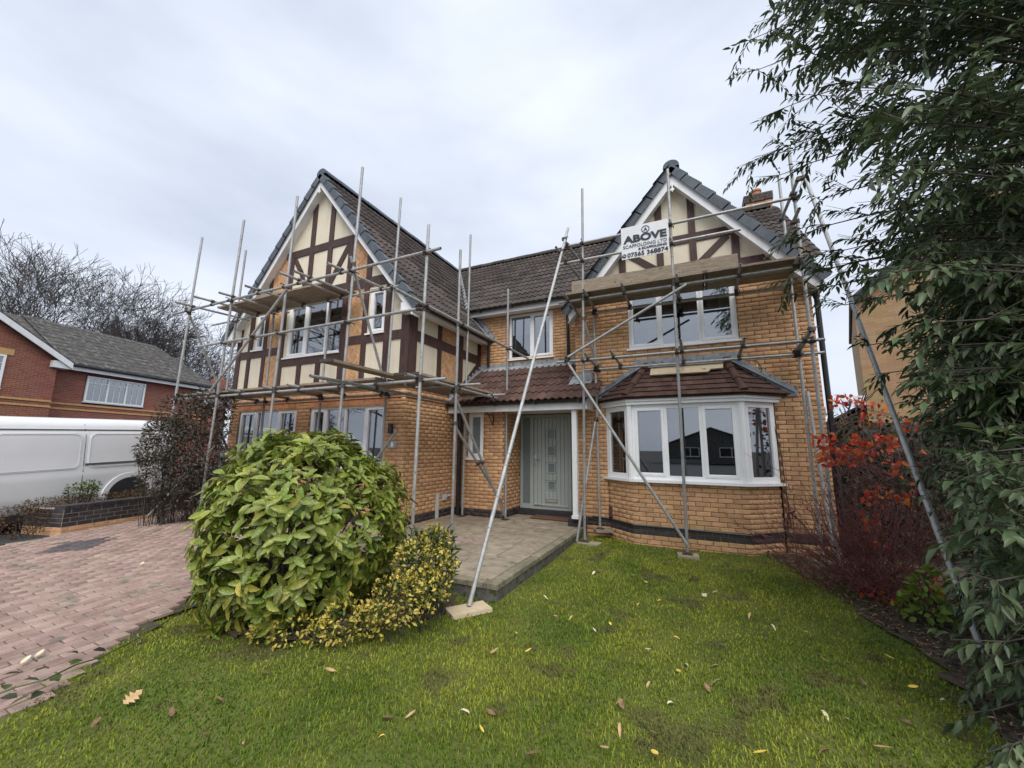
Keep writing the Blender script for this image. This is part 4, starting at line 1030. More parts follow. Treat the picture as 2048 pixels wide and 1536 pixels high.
def ragged(poly, step=.12, amp=.05):
    out = []
    for (x0, y0), (x1, y1) in zip(poly, poly[1:]+poly[:1]):
        k = max(1, int(math.hypot(x1-x0, y1-y0)/step))
        out += [(x0+(x1-x0)*t/k+rng.normal(0, amp), y0+(y1-y0)*t/k+rng.normal(0, amp)) for t in range(k)]
    return out
bedm = sheet('flower_bed', ragged(BED), LAWN_Z+.012, M['soil'])
SHADE_BED = [(.45, -3.30), (1.2, -3.62), (1.95, -3.42), (2.45, -2.85), (2.7, -2.2), (2.5, -1.93), (.1, -1.93), (-.1, -2.5)]
sheet('shrub_bed', ragged(SHADE_BED), LAWN_Z+.011, M['soil'])
N = 420000
gx = rng.uniform(-.4, 7.5, N); gy = rng.uniform(-5.6, 1.95, N)
dd = np.sqrt((gx-CAM_POS[0])**2+(gy-CAM_POS[1])**2)
keep = rng.uniform(0, 1, N) < np.clip(2.6/dd, .0, 1)**1.1
ok = in_poly(gx, gy, lawn_poly) & keep & ~((gx < PX1+.02) & (gy > -1.93))
vis = (gx-CAM_POS[0])*RIGHT[0]+(gy-CAM_POS[1])*RIGHT[1]; dep = (gx-CAM_POS[0])*FWD[0]+(gy-CAM_POS[1])*FWD[1]
ok &= (dep > .9) & (np.abs(vis) < 1.5*dep+.5)
jx, jy = gx+rng.normal(0, .10, N), gy+rng.normal(0, .10, N); bedd = in_poly(jx, jy, BED) | in_poly(jx, jy, SHADE_BED); ok &= ~bedd | (rng.uniform(0, 1, N) < .05)
gx, gy, dd = gx[ok], gy[ok], dd[ok]; n = len(gx)
base = np.stack([gx, gy, lawn_z(gx, gy)-.006], 1)
clump = .5+.5*np.sin(gx*3.1+1.7*np.sin(gy*2.3))*np.sin(gy*2.7+1.3*np.sin(gx*1.9))
h = rng.uniform(.012, .030, n)*(0.75+.6*clump); az = rng.uniform(0, 2*math.pi, n); lean = rng.uniform(.2, 1.1, n)
wd = np.clip(.0016+.00055*dd, .002, .006)*rng.uniform(.8, 1.3, n)
dv = np.stack([np.cos(az), np.sin(az), np.zeros(n)], 1); pv = np.stack([-np.sin(az), np.cos(az), np.zeros(n)], 1); zv = np.array([0, 0, 1.0])
p1 = base+dv*(h*lean*.35)[:, None]+zv*(h*.62)[:, None]; p2 = base+dv*(h*lean)[:, None]+zv*(h*(1.05-.35*lean))[:, None]
V = np.stack([base-pv*wd[:, None], base+pv*wd[:, None], p1+pv*(wd*.7)[:, None], p1-pv*(wd*.7)[:, None], p2], 1).reshape(-1, 3)
k = np.arange(n)*5
Tri = np.stack([np.stack([k, k+1, k+2], 1), np.stack([k, k+2, k+3], 1), np.stack([k+3, k+2, k+4], 1)], 1).reshape(-1, 3)
tag(link_mesh('grass', np_mesh('grass', V, Tri), None, M['grass']), 'short green lawn grass in front of the house', 'grass', None, 'stuff')

# ---------------------------------------------------------------- scaffolding
TR = .0242
class Scaffold:
    def __init__(s, root): s.root = root; s.t = []
    def tube(s, name, p0, p1, coup=True):
        p0, p1 = np.array(p0, float), np.array(p1, float)
        MB().pipe(p0, p1, TR).build(name, M['steel'], s.root, smooth=False); s.t.append((p0, p1, coup))
    def couplers(s):
        for i in range(len(s.t)):
            for j in range(i+1, len(s.t)):
                if not (s.t[i][2] and s.t[j][2]): continue
                p, q, d = seg_close(*s.t[i][:2], *s.t[j][:2])
                if d > .10: continue
                u = s.t[i][1]-s.t[i][0]; u /= np.linalg.norm(u); w = s.t[j][1]-s.t[j][0]; w /= np.linalg.norm(w)
                if abs(u @ w) > .97: continue
                m = MB(); m.tube(p-u*.03, p+u*.03, .034, n=8); m.tube(q-w*.03, q+w*.03, .034, n=8)
                m.tube(p, q+(q-p)*.01+1e-4, .026, n=6)
                c = np.cross(u, w); c /= np.linalg.norm(c); side = u*.0+c
                m.tube(p+w*.045-u*.012, p+w*.045-u*.012+c*.085, .009, n=6); m.tube(q+u*.045, q+u*.045-c*.08, .009, n=6)
                m.build('coupler', M['coupler'], s.root)
def seg_close(a0, a1, b0, b1):
    u, v, w = a1-a0, b1-b0, a0-b0; a, b, c, d, e = u@u, u@v, v@v, u@w, v@w; D = a*c-b*b
    s = np.clip((b*e-c*d)/D, 0, 1) if D > 1e-9 else 0.0; t = np.clip((b*s+e)/c, 0, 1); s = np.clip((b*t-d)/a, 0, 1)
    p, q = a0+u*s, b0+v*t; return p, q, np.linalg.norm(p-q)
def foot(root, x, y, z):
    MB().box(x-.075, x+.075, y-.075, y+.075, z, z+.006).tube((x, y, z+.006), (x, y, z+.05), .018, n=8).build('base_plate', M['coupler'], root)
def board(root, fr, a0, a1, b0, c0, mat='board', name='board'):
    w = .222; m = MB(); m.fbox(fr, a0, a1, b0, b0+w, c0, c0+.038); o = m.build(name, M[mat], root)
    for (x, y) in ((a0, a0+.03), (a1-.03, a1)): MB().fbox(fr, x-.002, y+.002, b0-.002, b0+w+.002, c0-.002, c0+.040).build('end_band', M['coupler'], o)

left = thing('scaffold', 'steel tube scaffold wrapped around the front and side of the timbered left wing', 'scaffold', (-2, -1.25, 0))
S = Scaffold(left); YO, YI = -1.25, -.27
st_l = [((-5.43, YO, -.02), (-5.19, YO, 6.24)), ((-3.87, YO, 0), (-3.63, YO, 6.29)), ((-2.07, YO, 0), (-1.93, YO, 6.37)), ((-.30, YO, 0), (-.20, YO, 6.46)), ((1.31, YO, 0), (1.35, YO, 4.95)),
        ((-5.33, YI, 0), (-5.19, YI, 6.39)), ((-3.76, YI, 0), (-3.79, YI, 4.62)), ((-2.02, YI, 0), (-1.93, YI, 4.62)), ((-.27, YI, 0), (-.155, YI, 6.45)),
        ((1.30, -.22, 0), (1.29, -.22, 5.03)), ((.36, 1.60, 0), (.37, 1.60, 6.5)), ((1.36, 1.66, 0), (1.34, 1.70, 5.0))]
for p, q in st_l:
    foot(left, p[0], p[1], max(p[2], drive_z(p[0], p[1]) if p[0] < .02 else p[2])+.004); S.tube('standard', (p[0], p[1], p[2]+.03), q)
o5 = .05
S.tube('ledger', (-5.55, YO+o5, 2.44), (1.76, YO+o5, 2.44)); S.tube('guard_rail', (-4.68, YO-o5, 3.54), (1.27, YO-o5, 3.54)); S.tube('ledger', (-5.85, YO-o5, 4.44), (1.64, YO-o5, 4.46))
S.tube('ledger', (-5.45, YI+o5, 2.42), (.30, YI+o5, 2.42)); S.tube('ledger', (-6.15, YI-o5, 4.50), (-.02, YI-o5, 4.52))
S.tube('ledger', (1.25, -1.48, 2.49), (1.25, 1.98, 2.47)); S.tube('ledger', (.42, -2.40, 2.37), (.42, 1.40, 2.37)); S.tube('guard_rail', (1.37, -1.95, 3.60), (1.39, 2.79, 3.61))
for x, y0, y1 in ((-5.05, -1.63, -.06), (-4.30, -1.65, -.2), (-3.58, -1.57, -.05), (-2.73, -1.57, -.03), (-1.56, -1.70, -.2), (-1.26, -1.62, -.12), (-.46, -1.60, -.1)):
    S.tube('transom', (x, y0, 4.50), (x, y1, 4.57))
for x in (-4.14, -3.08, -2.05, -1.38, -.39): S.tube('transom', (x, -1.45, 2.495), (x, -.10, 2.475))
S.tube('transom', (.35, -.12, 2.54), (1.68, -.04, 2.54)); S.tube('transom', (.30, 1.15, 2.52), (1.55, 1.2, 2.52))
S.tube('brace', bp(574, 578, 'y', YO-.11), bp(420, 783, 'y', YO-.11)); S.tube('brace', (-.26, YO-.06, 4.72), (-.22, YI+.0, 2.48)); S.tube('brace', (-5.28, YO-.12, 4.62), (-5.33, YI+.05, 2.45))
S.tube('brace', bp(416, 803, 'y', YO), bp(455, 899, 'y', YI)); S.tube('brace', bp(295, 1033, 'z', .02), bp(462, 860, 'y', YI+.08))
S.tube('brace', (1.22, -.22, 2.42), (1.42, 1.55, .06)); S.tube('brace', bp(906, 847, 'x', 1.22), bp(1003, 1003, 'x', 1.24)); S.tube('brace', bp(737, 940, 'y', -.35), bp(795, 859, 'y', -.35), False)
S.couplers()
FB = Fr((0, 0, 0), (1, 0, 0), (0, 1, 0))
for k in range(4):
    b0 = -1.165+k*.228
    if k < 3: board(left, FB, -4.95+.12*k, -1.45+.08*k, b0+.30, 4.605)
    board(left, FB, -5.35+.1*(k % 2), -1.5, b0, 2.522); board(left, FB, -1.48, .38+.05*(k % 2), b0, 2.524)
FY = Fr((0, 0, 0), (0, 1, 0), (-1, 0, 0))
board(left, FY, -2.32, 1.30, -.70, 2.562, 'board_y'); board(left, FY, -1.15, 1.55, -.94, 2.566, 'board_y'); board(left, FY, -1.10, 1.60, -1.18, 2.564, 'board_y')

right = thing('scaffold', 'steel tube scaffold with plank deck across the right gable above the bay window', 'scaffold', (4.8, 1.4, -.1))
S = Scaffold(right); RO, RI = 1.10, 1.80
for p, q in [((3.16, RO, -.13), (3.24, RO, 6.55)), ((4.785, RO, -.15), (4.82, RO, 6.48)), ((6.66, RO, -.12), (6.64, RO, 6.33)), ((3.28, 1.76, -.02), (3.26, 1.76, 4.6)), ((6.63, 1.76, -.12), (6.60, 1.76, 6.25))]:
    foot(right, p[0], p[1], p[2]); S.tube('standard', (p[0], p[1], p[2]+.03), q)
S.tube('guard_rail', (2.84, RO-o5, 5.37), (6.69, RO-o5, 5.38)); S.tube('guard_rail', (2.77, RO-o5, 5.02), (5.87, RO-o5, 5.02))
S.tube('ledger', (2.72, RO+o5, 4.27), (6.62, RO+o5, 4.27)); S.tube('ledger', (3.05, RI-.09, 4.17), (6.50, RI-.09, 4.16)); S.tube('ledger', (2.70, RO-o5, 3.06), (6.80, RO-o5, 3.06)); S.tube('ledger', (3.0, RI-.09, 3.00), (6.94, RI-.09, 3.00))
for x in (2.91, 3.29, 3.97, 4.87, 5.80, 6.56): S.tube('transom', (x, .85, 4.33), (x, 1.93, 4.22))
for x, y0 in ((3.30, .83), (3.76, .76), (4.88, .50), (5.76, .76), (6.56, .71)): S.tube('transom', (x, y0, 3.11), (x, 1.88, 3.05))
S.tube('brace', bp(1133, 716, 'y', RO-.10), bp(1373, 569, 'y', RO-.10)); S.tube('brace', bp(1133, 722, 'y', RO-.10), bp(1374, 1089, 'y', RO-.10))
S.tube('brace', bp(1167, 640, 'y', RO+.08), bp(1199, 745, 'y', RI-.03)); S.tube('brace', bp(1153.7, 1083, 'z', -.15), bp(1191, 840, 'y', RI-.1))
S.tube('guard_rail', (2.93, .80, 5.40), (2.93, 2.0, 5.46)); S.tube('guard_rail', (2.90, .45, 5.06), (2.90, 2.0, 5.12))
S.tube('guard_rail', (6.62, .70, 5.46), (6.57, 1.88, 5.42)); S.tube('guard_rail', (6.60, .72, 5.00), (6.56, 1.88, 4.98))
S.tube('brace', bp(1615, 783, 'y', RI-.06), bp(1668, 1112, 'y', RI-.22)); 
S.tube('brace', bp(1626, 660, 'y', RO+.06), bp(1592, 712, 'y', RI-.03))
S.tube('raker', bp(938, 1212, 'z', -.135), (2.97, 1.0, 5.72)); S.tube('raker', (6.95, -1.37, -.16), bp(1604, 338, 'y', .78))
S.couplers()
for k in range(3): board(right, FB, 2.80+.05*(k % 2), 5.3, RO-.06+k*.232, 4.365-.022*k); board(right, FB, 5.31, 6.68-.03*k, RO-.06+k*.232, 4.367-.022*k)
tb = MB().box(3.0, 5.80, RO-.02, RO+.018, 4.405, 4.63).build('toe_board', M['board'], right)

# sole boards under the feet
def sole(pts, label):
    o = MB().prism(Fr((0, 0, 0), (1, 0, 0), (0, 0, 1), (0, 1, 0)), [(p[0], p[1]) for p in pts], pts[0][2], pts[0][2]+.038).build('sole_board', M['board_new'] if 'pale' in label else M['board'])
    tag(o, label, 'board', 'sole boards under the scaffold feet'); return o
def sq(x, y, z, w, d, a):
    c, s = math.cos(a), math.sin(a); return [(x+c*u*w-s*v*d, y+s*u*w+c*v*d, z) for u, v in ((-.5, -.5), (.5, -.5), (.5, .5), (-.5, .5))]
c = bp(937, 1218, 'z', -.15)
sole(sq(c[0], c[1], -.178, .23, .42, -.62), 'pale plank under the foot of the long leaning pole on the lawn')
sole(sq(4.79, 1.09, -.19, .30, .24, .1), 'small square board under the pole before the bay window')
sole(sq(3.25, 1.08, -.17, .36, .24, -.15), 'flat board under the pole beside the patio corner')
sole(sq(3.34, 1.74, -.06, .32, .22, .5), 'board under the pole close to the brick wall beside the porch')
sole(sq(6.64, 1.6, -.16, .42, .26, .2), 'board under the poles at the right corner of the house')

# the scaffolder's sign
sg = MB().bbox(Fr((3.97, 1.005, 4.845)), 0, .81, -.006, .0, 0, .62, .002).build('sign_board', M['sign']); tag(sg, 'white scaffolding company sign tied to the guard rails of the right scaffold', 'sign')
ys = .9985
text_obj('ABOVE', .185, (4.385, ys, 5.150), 0, M['ink'], sg, bold=.008, squeeze=1.24)
text_obj('SCAFFOLDING LTD', .088, (4.375, ys, 5.048), 0, M['ink_blue'], sg, bold=.0, squeeze=.98)
text_obj('& SCAFFOLDING', .058, (4.745, ys, 4.982), 0, M['ink'], sg, bold=.002, align='RIGHT', squeeze=1.10)
text_obj('07565 368874', .112, (4.762, ys, 4.872), 0, M['ink'], sg, bold=.003, align='RIGHT', squeeze=1.07)
text_obj('A', .085, (4.40, ys, 5.325), 0, M['ink_blue'], sg, bold=.003)
def ring(cx, cz, r0, r1, y, mat, n=28):
    m = MB(); V = []
    for i in range(n):
        t = 2*math.pi*i/n
        for r in (r0, r1): V.append((cx+r*math.cos(t), y, cz+r*math.sin(t)))
    m.add(V, [(2*i, 2*((i+1) % n), 2*((i+1) % n)+1, 2*i+1) for i in range(n)]); m.build('emblem', mat, sg)
ring(4.40, 5.355, .056, .070, ys, M['ink_blue']); ring(4.015, 4.91, 0.001, .038, ys, M['ink'])
MB().tube((4.003, ys-.002, 4.925), (4.012, ys-.002, 4.905), .008).tube((4.012, ys-.002, 4.905), (4.032, ys-.002, 4.897), .008).build('emblem', M['sign'], sg)
# ---------------------------------------------------------------- leaves and stems
def leaf_template(w=.36, fold=.10, curl=.12, secs=(.0, .22, .55, .82, 1.0), wid=(0, .75, 1.0, .62, 0)):
    n = len(secs); mid = [(t, 0.0, -curl*t*t) for t in secs]; V = list(mid); L = []; Rr = []
    for t, k in zip(secs[1:-1], wid[1:-1]):
        L.append(len(V)); V.append((t, w*.5*k, -curl*t*t+fold*k*w)); Rr.append(len(V)); V.append((t, -w*.5*k, -curl*t*t+fold*k*w))
    F = []
    for s, flip in ((L, False), (Rr, True)):
        seq = [0]+s+[n-1]
        for i in range(n-1):
            a, b, c, d = i, i+1, seq[i+1], seq[i]
            T_ = [(a, b, c), (a, c, d)] if 0 < i < n-2 else ([(a, b, c)] if i == 0 else [(a, b, d)])
            F += [tuple(reversed(t)) if flip else t for t in T_]
    return np.array(V), np.array(F)
LEAF_BROAD = leaf_template(.40, .28, .16)
LEAF_NARROW = leaf_template(.30, .28, .24, (.0, .35, .7, 1.0), (0, 1.0, .75, 0))
LEAF_ROUND = leaf_template(.62, .16, .18, (.0, .3, .68, 1.0), (0, .95, .85, 0))
LEAF_TINY = leaf_template(.55, .2, .1, (.0, .5, 1.0), (0, 1.0, 0))
def unit(a): return a/np.maximum(np.linalg.norm(a, axis=-1, keepdims=True), 1e-9)
def leaf_axes(d, up):
    d = unit(d); s = unit(np.cross(up, d)); n = np.cross(d, s); return d, s, n
def leaf_field(parent, base, d, up, length, tmpl, mat, singles=0, name='leaf', field='foliage', facing=None):
    d, s, n = leaf_axes(d, up); V, F = tmpl; N = len(base)
    R = np.stack([d, s, n], 2)*length[:, None, None]            # columns are the leaf axes
    pick = np.zeros(N, bool)
    if singles:
        c = base+d*length[:, None]*.5; v = c-CAM_POS; dist = np.linalg.norm(v, axis=1); z = v @ FWD
        px = 1024+CAM_F*(v @ RIGHT)/np.maximum(z, .01); py = 768-CAM_F*(v @ UP)/np.maximum(z, .01)
        score = np.where((z > .2) & (px > 0) & (px < 2048) & (py > 0) & (py < 1536), length/dist, 0)
        if facing is not None: score = score*facing
        pick[np.argsort(-score)[:singles]] = True
        me = np_mesh(name, V, F, True); me.materials.append(mat)
        for i in np.nonzero(pick)[0]:
            A = R[i]; link_mesh(name, me, parent, None, matrix=Matrix([[*A[r], base[i][r]] for r in range(3)]+[[0, 0, 0, 1]]))
    m = ~pick
    if m.any():
        VV = np.einsum('nij,kj->nki', R[m], V)+base[m][:, None, :]; k = int(m.sum())
        FF = (F[None]+np.arange(k)[:, None, None]*len(V)).reshape(-1, 3)
        o = link_mesh(field, np_mesh(field, VV.reshape(-1, 3), FF, True), parent, mat); o['kind'] = 'stuff'; return o
def segs_mesh(name, segs, n=4):
    S_ = np.array([[*a, *b, r0, r1] for a, b, r0, r1 in segs], float); a, b, r0, r1 = S_[:, :3], S_[:, 3:6], S_[:, 6], S_[:, 7]
    d = unit(b-a); h = np.where(np.abs(d[:, 2:3]) < .9, np.array([[0, 0, 1.0]]), np.array([[1.0, 0, 0]])); u = unit(np.cross(d, h)); w = np.cross(d, u)
    ang = 2*math.pi*np.arange(n)/n; ring = np.cos(ang)[None, :, None]*u[:, None]+np.sin(ang)[None, :, None]*w[:, None]
    V = np.concatenate([a[:, None]+ring*r0[:, None, None], b[:, None]+ring*r1[:, None, None]], 1).reshape(-1, 3)
    i = np.arange(n); j = (i+1) % n; F = np.stack([i, n+i, n+j, j], 1)
    return np_mesh(name, V, (F[None]+np.arange(len(a))[:, None, None]*2*n).reshape(-1, 4), True)
def stems(parent, segs, mat, name='stem', n=4, kind='stuff'):
    o = link_mesh(name, segs_mesh(name, segs, n), parent, mat)
    if kind: o['kind'] = kind
    return o
def rand_dirs(n, zmin=-1.0, zmax=1.0):
    z = rng.uniform(zmin, zmax, n); a = rng.uniform(0, 2*math.pi, n); r = np.sqrt(1-z*z); return np.stack([r*np.cos(a), r*np.sin(a), z], 1)

# ---------------------------------------------------------------- the spotted shrub in front of the drive
def mound(c, rad, n, power=2.4, zmin=-.75):
    d = rand_dirs(n, zmin, 1.0); r = (np.abs(d[:, 0])**power+np.abs(d[:, 1])**power+np.abs(d[:, 2])**power)**(-1/power)
    bump = 1+.07*np.sin(d[:, 0]*7+d[:, 1]*5)+.06*np.sin(d[:, 2]*8+d[:, 0]*6+2)
    return np.array(c)+d*(r*bump)[:, None]*np.array(rad), d
auc = thing('spotted_shrub', 'large rounded shrub with yellow spotted glossy leaves at the lawn edge', 'shrub', (1.22, -2.95, LAWN_Z))
AC, AR = (1.22, -2.90, .62), (.90, .92, .97)
P, D = mound(AC, AR, 520, 2.3, -.8)
B_, DD, UU, LL, YY = [], [], [], [], []
for p, d in zip(P, D):
    k = rng.integers(5, 9); ax = unit(d+np.array([0, 0, .45])+rng.normal(0, .15, 3)); a0 = rng.uniform(0, 6.28)
    h = np.cross(ax, [0.3, .2, 1]); h /= np.linalg.norm(h); g = np.cross(ax, h)
    for i in range(k):
        t = a0+i*2.4; el = rng.uniform(.15, .75)
        dv = unit((math.cos(t)*h+math.sin(t)*g)*math.cos(el)+ax*math.sin(el)+np.array([0, 0, -.22]))
        B_.append(p-ax*rng.uniform(.0, .12)+rng.normal(0, .012, 3)); DD.append(dv); UU.append(ax); LL.append(rng.uniform(.085, .165)); YY.append(rng.uniform() < (.05 if d[2] > -.2 else .16))
B_, DD, UU, LL, YY = map(np.array, (B_, DD, UU, LL, YY))
fc_ = np.clip(-np.einsum('ij,ij->i', unit(B_-np.array(AC)), unit(B_-CAM_POS)), .01, 1)
low = B_[:, 2] < LAWN_Z+.03; B_ = B_[~low]; DD, UU, LL, YY, fc_ = DD[~low], UU[~low], LL[~low], YY[~low], fc_[~low]
leaf_field(auc, B_[~YY], DD[~YY], UU[~YY], LL[~YY], LEAF_BROAD, M['leaf_aucuba'], 260, facing=fc_[~YY])
leaf_field(auc, B_[YY], DD[YY], UU[YY], LL[YY], LEAF_BROAD, M['leaf_aucuba_y'], 40, facing=fc_[YY])
P2, D2 = mound(AC, tuple(.84*r for r in AR), 2600, 2.3, -.9)
leaf_field(auc, P2, unit(D2+rng.normal(0, .6, P2.shape)), D2+rng.normal(0, .2, P2.shape), rng.uniform(.09, .15, len(P2)), LEAF_BROAD, M['leaf_aucuba'], field='inner_foliage')
sg_ = []
for i in range(90):
    q = P[rng.integers(len(P))]; b = np.array([AC[0], AC[1], LAWN_Z-.02])+rng.normal(0, .14, 3)*np.array([1, 1, 0]); m_ = b+(q-b)*.5+np.array([0, 0, .12])
    sg_ += [(b, m_, .014, .009), (m_, q, .009, .004)]
stems(auc, sg_, M['bark'], 'branch')

# golden variegated ground shrub wrapping the right foot of the big one
def small_shrub(name, label, cat, blobs, nleaf, size, tmpl, mat, stem_mat, group=None, nstem=40, up=.3, singles=0):
    b0 = blobs[0][0]; root = thing(name, label, cat, (b0[0], b0[1], LAWN_Z), group); Bs, Ds, Us = [], [], []; sgm = []
    tot = sum(r[0]*r[1] for _, r in blobs)
    for c, r in blobs:
        n = max(20, int(nleaf*r[0]*r[1]/tot)); p, d = mound(c, r, n, 2.0, -.7); sh = rng.uniform(.75, 1.03, n)[:, None]
        p = np.array(c)+(p-np.array(c))*sh; Bs.append(p); Ds.append(unit(d+rng.normal(0, .7, p.shape)+np.array([0, 0, up]))); Us.append(unit(d+rng.normal(0, .3, p.shape)+np.array([0, 0, .5])))
        for i in range(max(4, int(nstem*r[0]*r[1]/tot))):
            q = p[rng.integers(n)]; b = np.array([c[0], c[1], LAWN_Z])+rng.normal(0, .18, 3)*np.array([r[0], r[1], 0]); sgm.append((b, q, .006, .002))
    Bs, Ds, Us = map(np.concatenate, (Bs, Ds, Us)); k = Bs[:, 2] > LAWN_Z+.01
    Ls = rng.uniform(size[0], size[1], int(k.sum()))
    leaf_field(root, Bs[k], Ds[k], Us[k], Ls, tmpl, mat, singles); stems(root, sgm, stem_mat); return root, Bs[k], Ds[k], Us[k], Ls
gold_blobs = []
for (px, py, dz, r) in [(530, 1282, 3.35, .12), (585, 1270, 3.35, .17), (640, 1268, 3.3, .13), (690, 1245, 3.3, .19), (745, 1240, 3.35, .17), (795, 1205, 3.4, .25), (850, 1180, 3.55, .20), (835, 1125, 3.8, .24), (880, 1130, 3.8, .15), (870, 1080, 4.0, .15)]:
    c = bd(px, py, dz); gold_blobs.append(((c[0], c[1], max(c[2], LAWN_Z+.06)), (r, r, r*.9)))
gs, gB, gD, gU, gL = small_shrub('golden_shrub', 'low golden variegated shrub spreading round the foot of the spotted shrub', 'shrub', gold_blobs, 2300, (.028, .052), LEAF_TINY, M['leaf_gold'], M['bark'])
sel = rng.uniform(0, 1, len(gB)) < .75
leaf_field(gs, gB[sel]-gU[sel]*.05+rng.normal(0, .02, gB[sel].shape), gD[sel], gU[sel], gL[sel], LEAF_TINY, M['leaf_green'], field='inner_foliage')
c = bd(868, 1075, 4.05); c[2] = max(c[2], .1)
small_shrub('green_shrub', 'slim green shrub with upright leafy shoots beside the patio', 'shrub', [((c[0]-.05, c[1], .22), (.26, .26, .36)), ((c[0]+.12, c[1]+.02, .42), (.1, .1, .22)), ((c[0]-.22, c[1]-.05, .38), (.13, .13, .22))], 620, (.06, .10), LEAF_NARROW, M['leaf_green'], M['bark'], nstem=60, up=.9)

# ---------------------------------------------------------------- planter wall and its plants, the van and its drive
PLU = np.array([-.262, .965, 0]); PLN = np.array([.965, .262, 0]); PL0 = np.array([-4.98, -2.78, 0])
sheet('neighbour_drive', [(-4.62, -4.4), (-5.0, -2.9), (-5.75, -.1), (-6.3, 1.5), (-11, 3), (-26, 4), (-26, -16), (-3.0, -10)], -.115, M['asphalt'])
FPL = Fr(PL0, PLU, PLN); LPL = 2.75
pw = MB(); pw.fbox(FPL, .006, LPL, -.21, -.004, -.3, .315); pw.fbox(FPL, .006, .21, -.85, -.21, -.3, .312)
planter = pw.build('planter_wall', M['mortar_pale']); tag(planter, 'low dark brick planter wall beside the block paved drive', 'wall')
FPE = Fr(PL0, -PLN, -PLU)
for fr_, L in ((FPL, LPL), (FPE, .85)):
    for k in range(6):
        z = -.125+k*.075; mat = M['brick'] if k < 2 else M['brick_dark']; a = -.1125*(k % 2)
        while a < L:
            l, r = max(a, .003)+.005, min(a+.22, L)
            if r-l > .05: MB().bbox(fr_, l, r, -.02, .004, z, z+.066, .004).build('brick', mat, planter)
            a += .225
a = 0.0
while a < LPL:
    MB().bbox(Fr(PL0+np.array([0, 0, .318]), PLU, (0, 0, 1), PLN), a+.003, a+.07, 0, .065, -.215, .008, .006).build('coping_brick', M['brick_dark'], planter); a += .075
soil = [PL0-PLN*.2+PLU*.1, PL0-PLN*.2+PLU*LPL, PL0-PLN*.84+PLU*LPL, PL0-PLN*.84+PLU*.1]
sheet('planter_soil', [(p[0], p[1]) for p in soil], .27, M['soil'])
cv = []
for t in np.linspace(-.05, 2.6, 13):
    c = PL0+PLU*t-PLN*(.50+.05*math.sin(t*5)); cv.append(((c[0], c[1], .34), (.26, .26, .16)))
for t in (-.3, -.2): c = PL0+PLU*t-PLN*.45; cv.append(((c[0], c[1], .12), (.32, .30, .30)))
small_shrub('russet_ground_cover', 'russet trailing ground cover filling the low planter before the van', 'plant', cv, 5200, (.022, .04), LEAF_TINY, M['leaf_cover'], M['bark'])
c = PL0+PLU*.55-PLN*.55
small_shrub('young_shrub', 'small grey green shrub poking up from the planter before the van', 'shrub', [((c[0], c[1], .56), (.22, .22, .16)), ((c[0]+.1, c[1]+.1, .66), (.13, .13, .1))], 260, (.035, .06), LEAF_ROUND, M['leaf_green'], M['bark'])
dk = []
for (px, py, dz, r) in [(365, 830, 8.0, .42), (400, 850, 8.2, .5), (345, 890, 7.8, .5), (395, 920, 8.0, .55), (340, 950, 7.7, .5), (375, 985, 7.9, .5), (425, 960, 8.3, .45), (425, 810, 8.3, .4), (330, 860, 7.8, .3), (310, 905, 7.6, .3)]:
    c = bd(px, py, dz); dk.append(((c[0], c[1], max(c[2], .3)), (r, r, r)))
small_shrub('purple_shrub', 'tall dark purple leaved shrub between the van and the house corner', 'shrub', dk, 7000, (.06, .105), LEAF_NARROW, M['leaf_purple'], M['bark'], nstem=160, up=-.25, singles=120)

VE = np.array([-.275, .961, .037]); VE /= np.linalg.norm(VE); VN = np.array([.961, .275, 0]); VU = np.cross(VN, -VE); VU = VU if VU[2] > 0 else -VU
V0 = np.array([-5.62, -3.60, -.07])+VE*3.2
FV = Fr(V0-VN*.99, -VE, VN, VU)                 # a: from the rear forwards, b: outwards from the centre line, c: up
VPROF = [(.90, .26), (.955, .34), (.975, .55), (.985, .80), (.990, .90), (.982, .93), (.985, 1.0), (.972, 1.10), (.965, 1.30), (.952, 1.58), (.935, 1.70), (.915, 1.73), (.90, 1.80), (.85, 1.90), (.74, 1.955), (.40, 1.985), (0, 1.99)]
def vtop(s):
    xs = [0, .06, .25, 3.3, 3.55, 4.35, 4.75, 4.95, 5.02]; ys = [1.90, 1.96, 2.0, 2.0, 1.92, 1.22, 1.08, .92, .66]; return np.interp(s, xs, ys)
def vwid(s): return np.interp(s, [0, .06, .2, 3.6, 4.5, 4.9, 5.02], [.965, .985, 1, 1, .965, .90, .84])
def v_b(z): return np.interp(z, [p[1] for p in VPROF], [p[0] for p in VPROF])
van = thing('white_van', 'plain white panel van parked beside the planter at the left', 'van', V0)
full = VPROF+[(-b, z) for b, z in VPROF[-2::-1]]
ss = [0, .03, .06, .15, .3, .6, 1, 1.5, 2, 2.5, 3, 3.3, 3.5, 3.7, 3.9, 4.1, 4.3, 4.5, 4.7, 4.85, 4.95, 5.02]; n = len(full); vb = MB(); P = []
for s_ in ss:
    for b, z in full: P.append(FV.P(s_, b*vwid(s_)*(1 if z < vtop(s_) else .96), min(z, vtop(s_))))
vb.add(P, [(i*n+j, i*n+j+1, (i+1)*n+j+1, (i+1)*n+j) for i in range(len(ss)-1) for j in range(n-1)]+[tuple(range(n)), tuple(range(len(ss)*n-1, (len(ss)-1)*n-1, -1))])
body = vb.build('body', M['van'], van, smooth=True)
ub = MB(); ub.fbox(FV, .12, 4.9, -.88, .88, .16, .28); ub.build('underbody', M['van_dark'], van)
MB().fbox(FV, 1.35, 3.45, .86, .93, .14, .255).build('side_skirt', M['van_dark'], van)
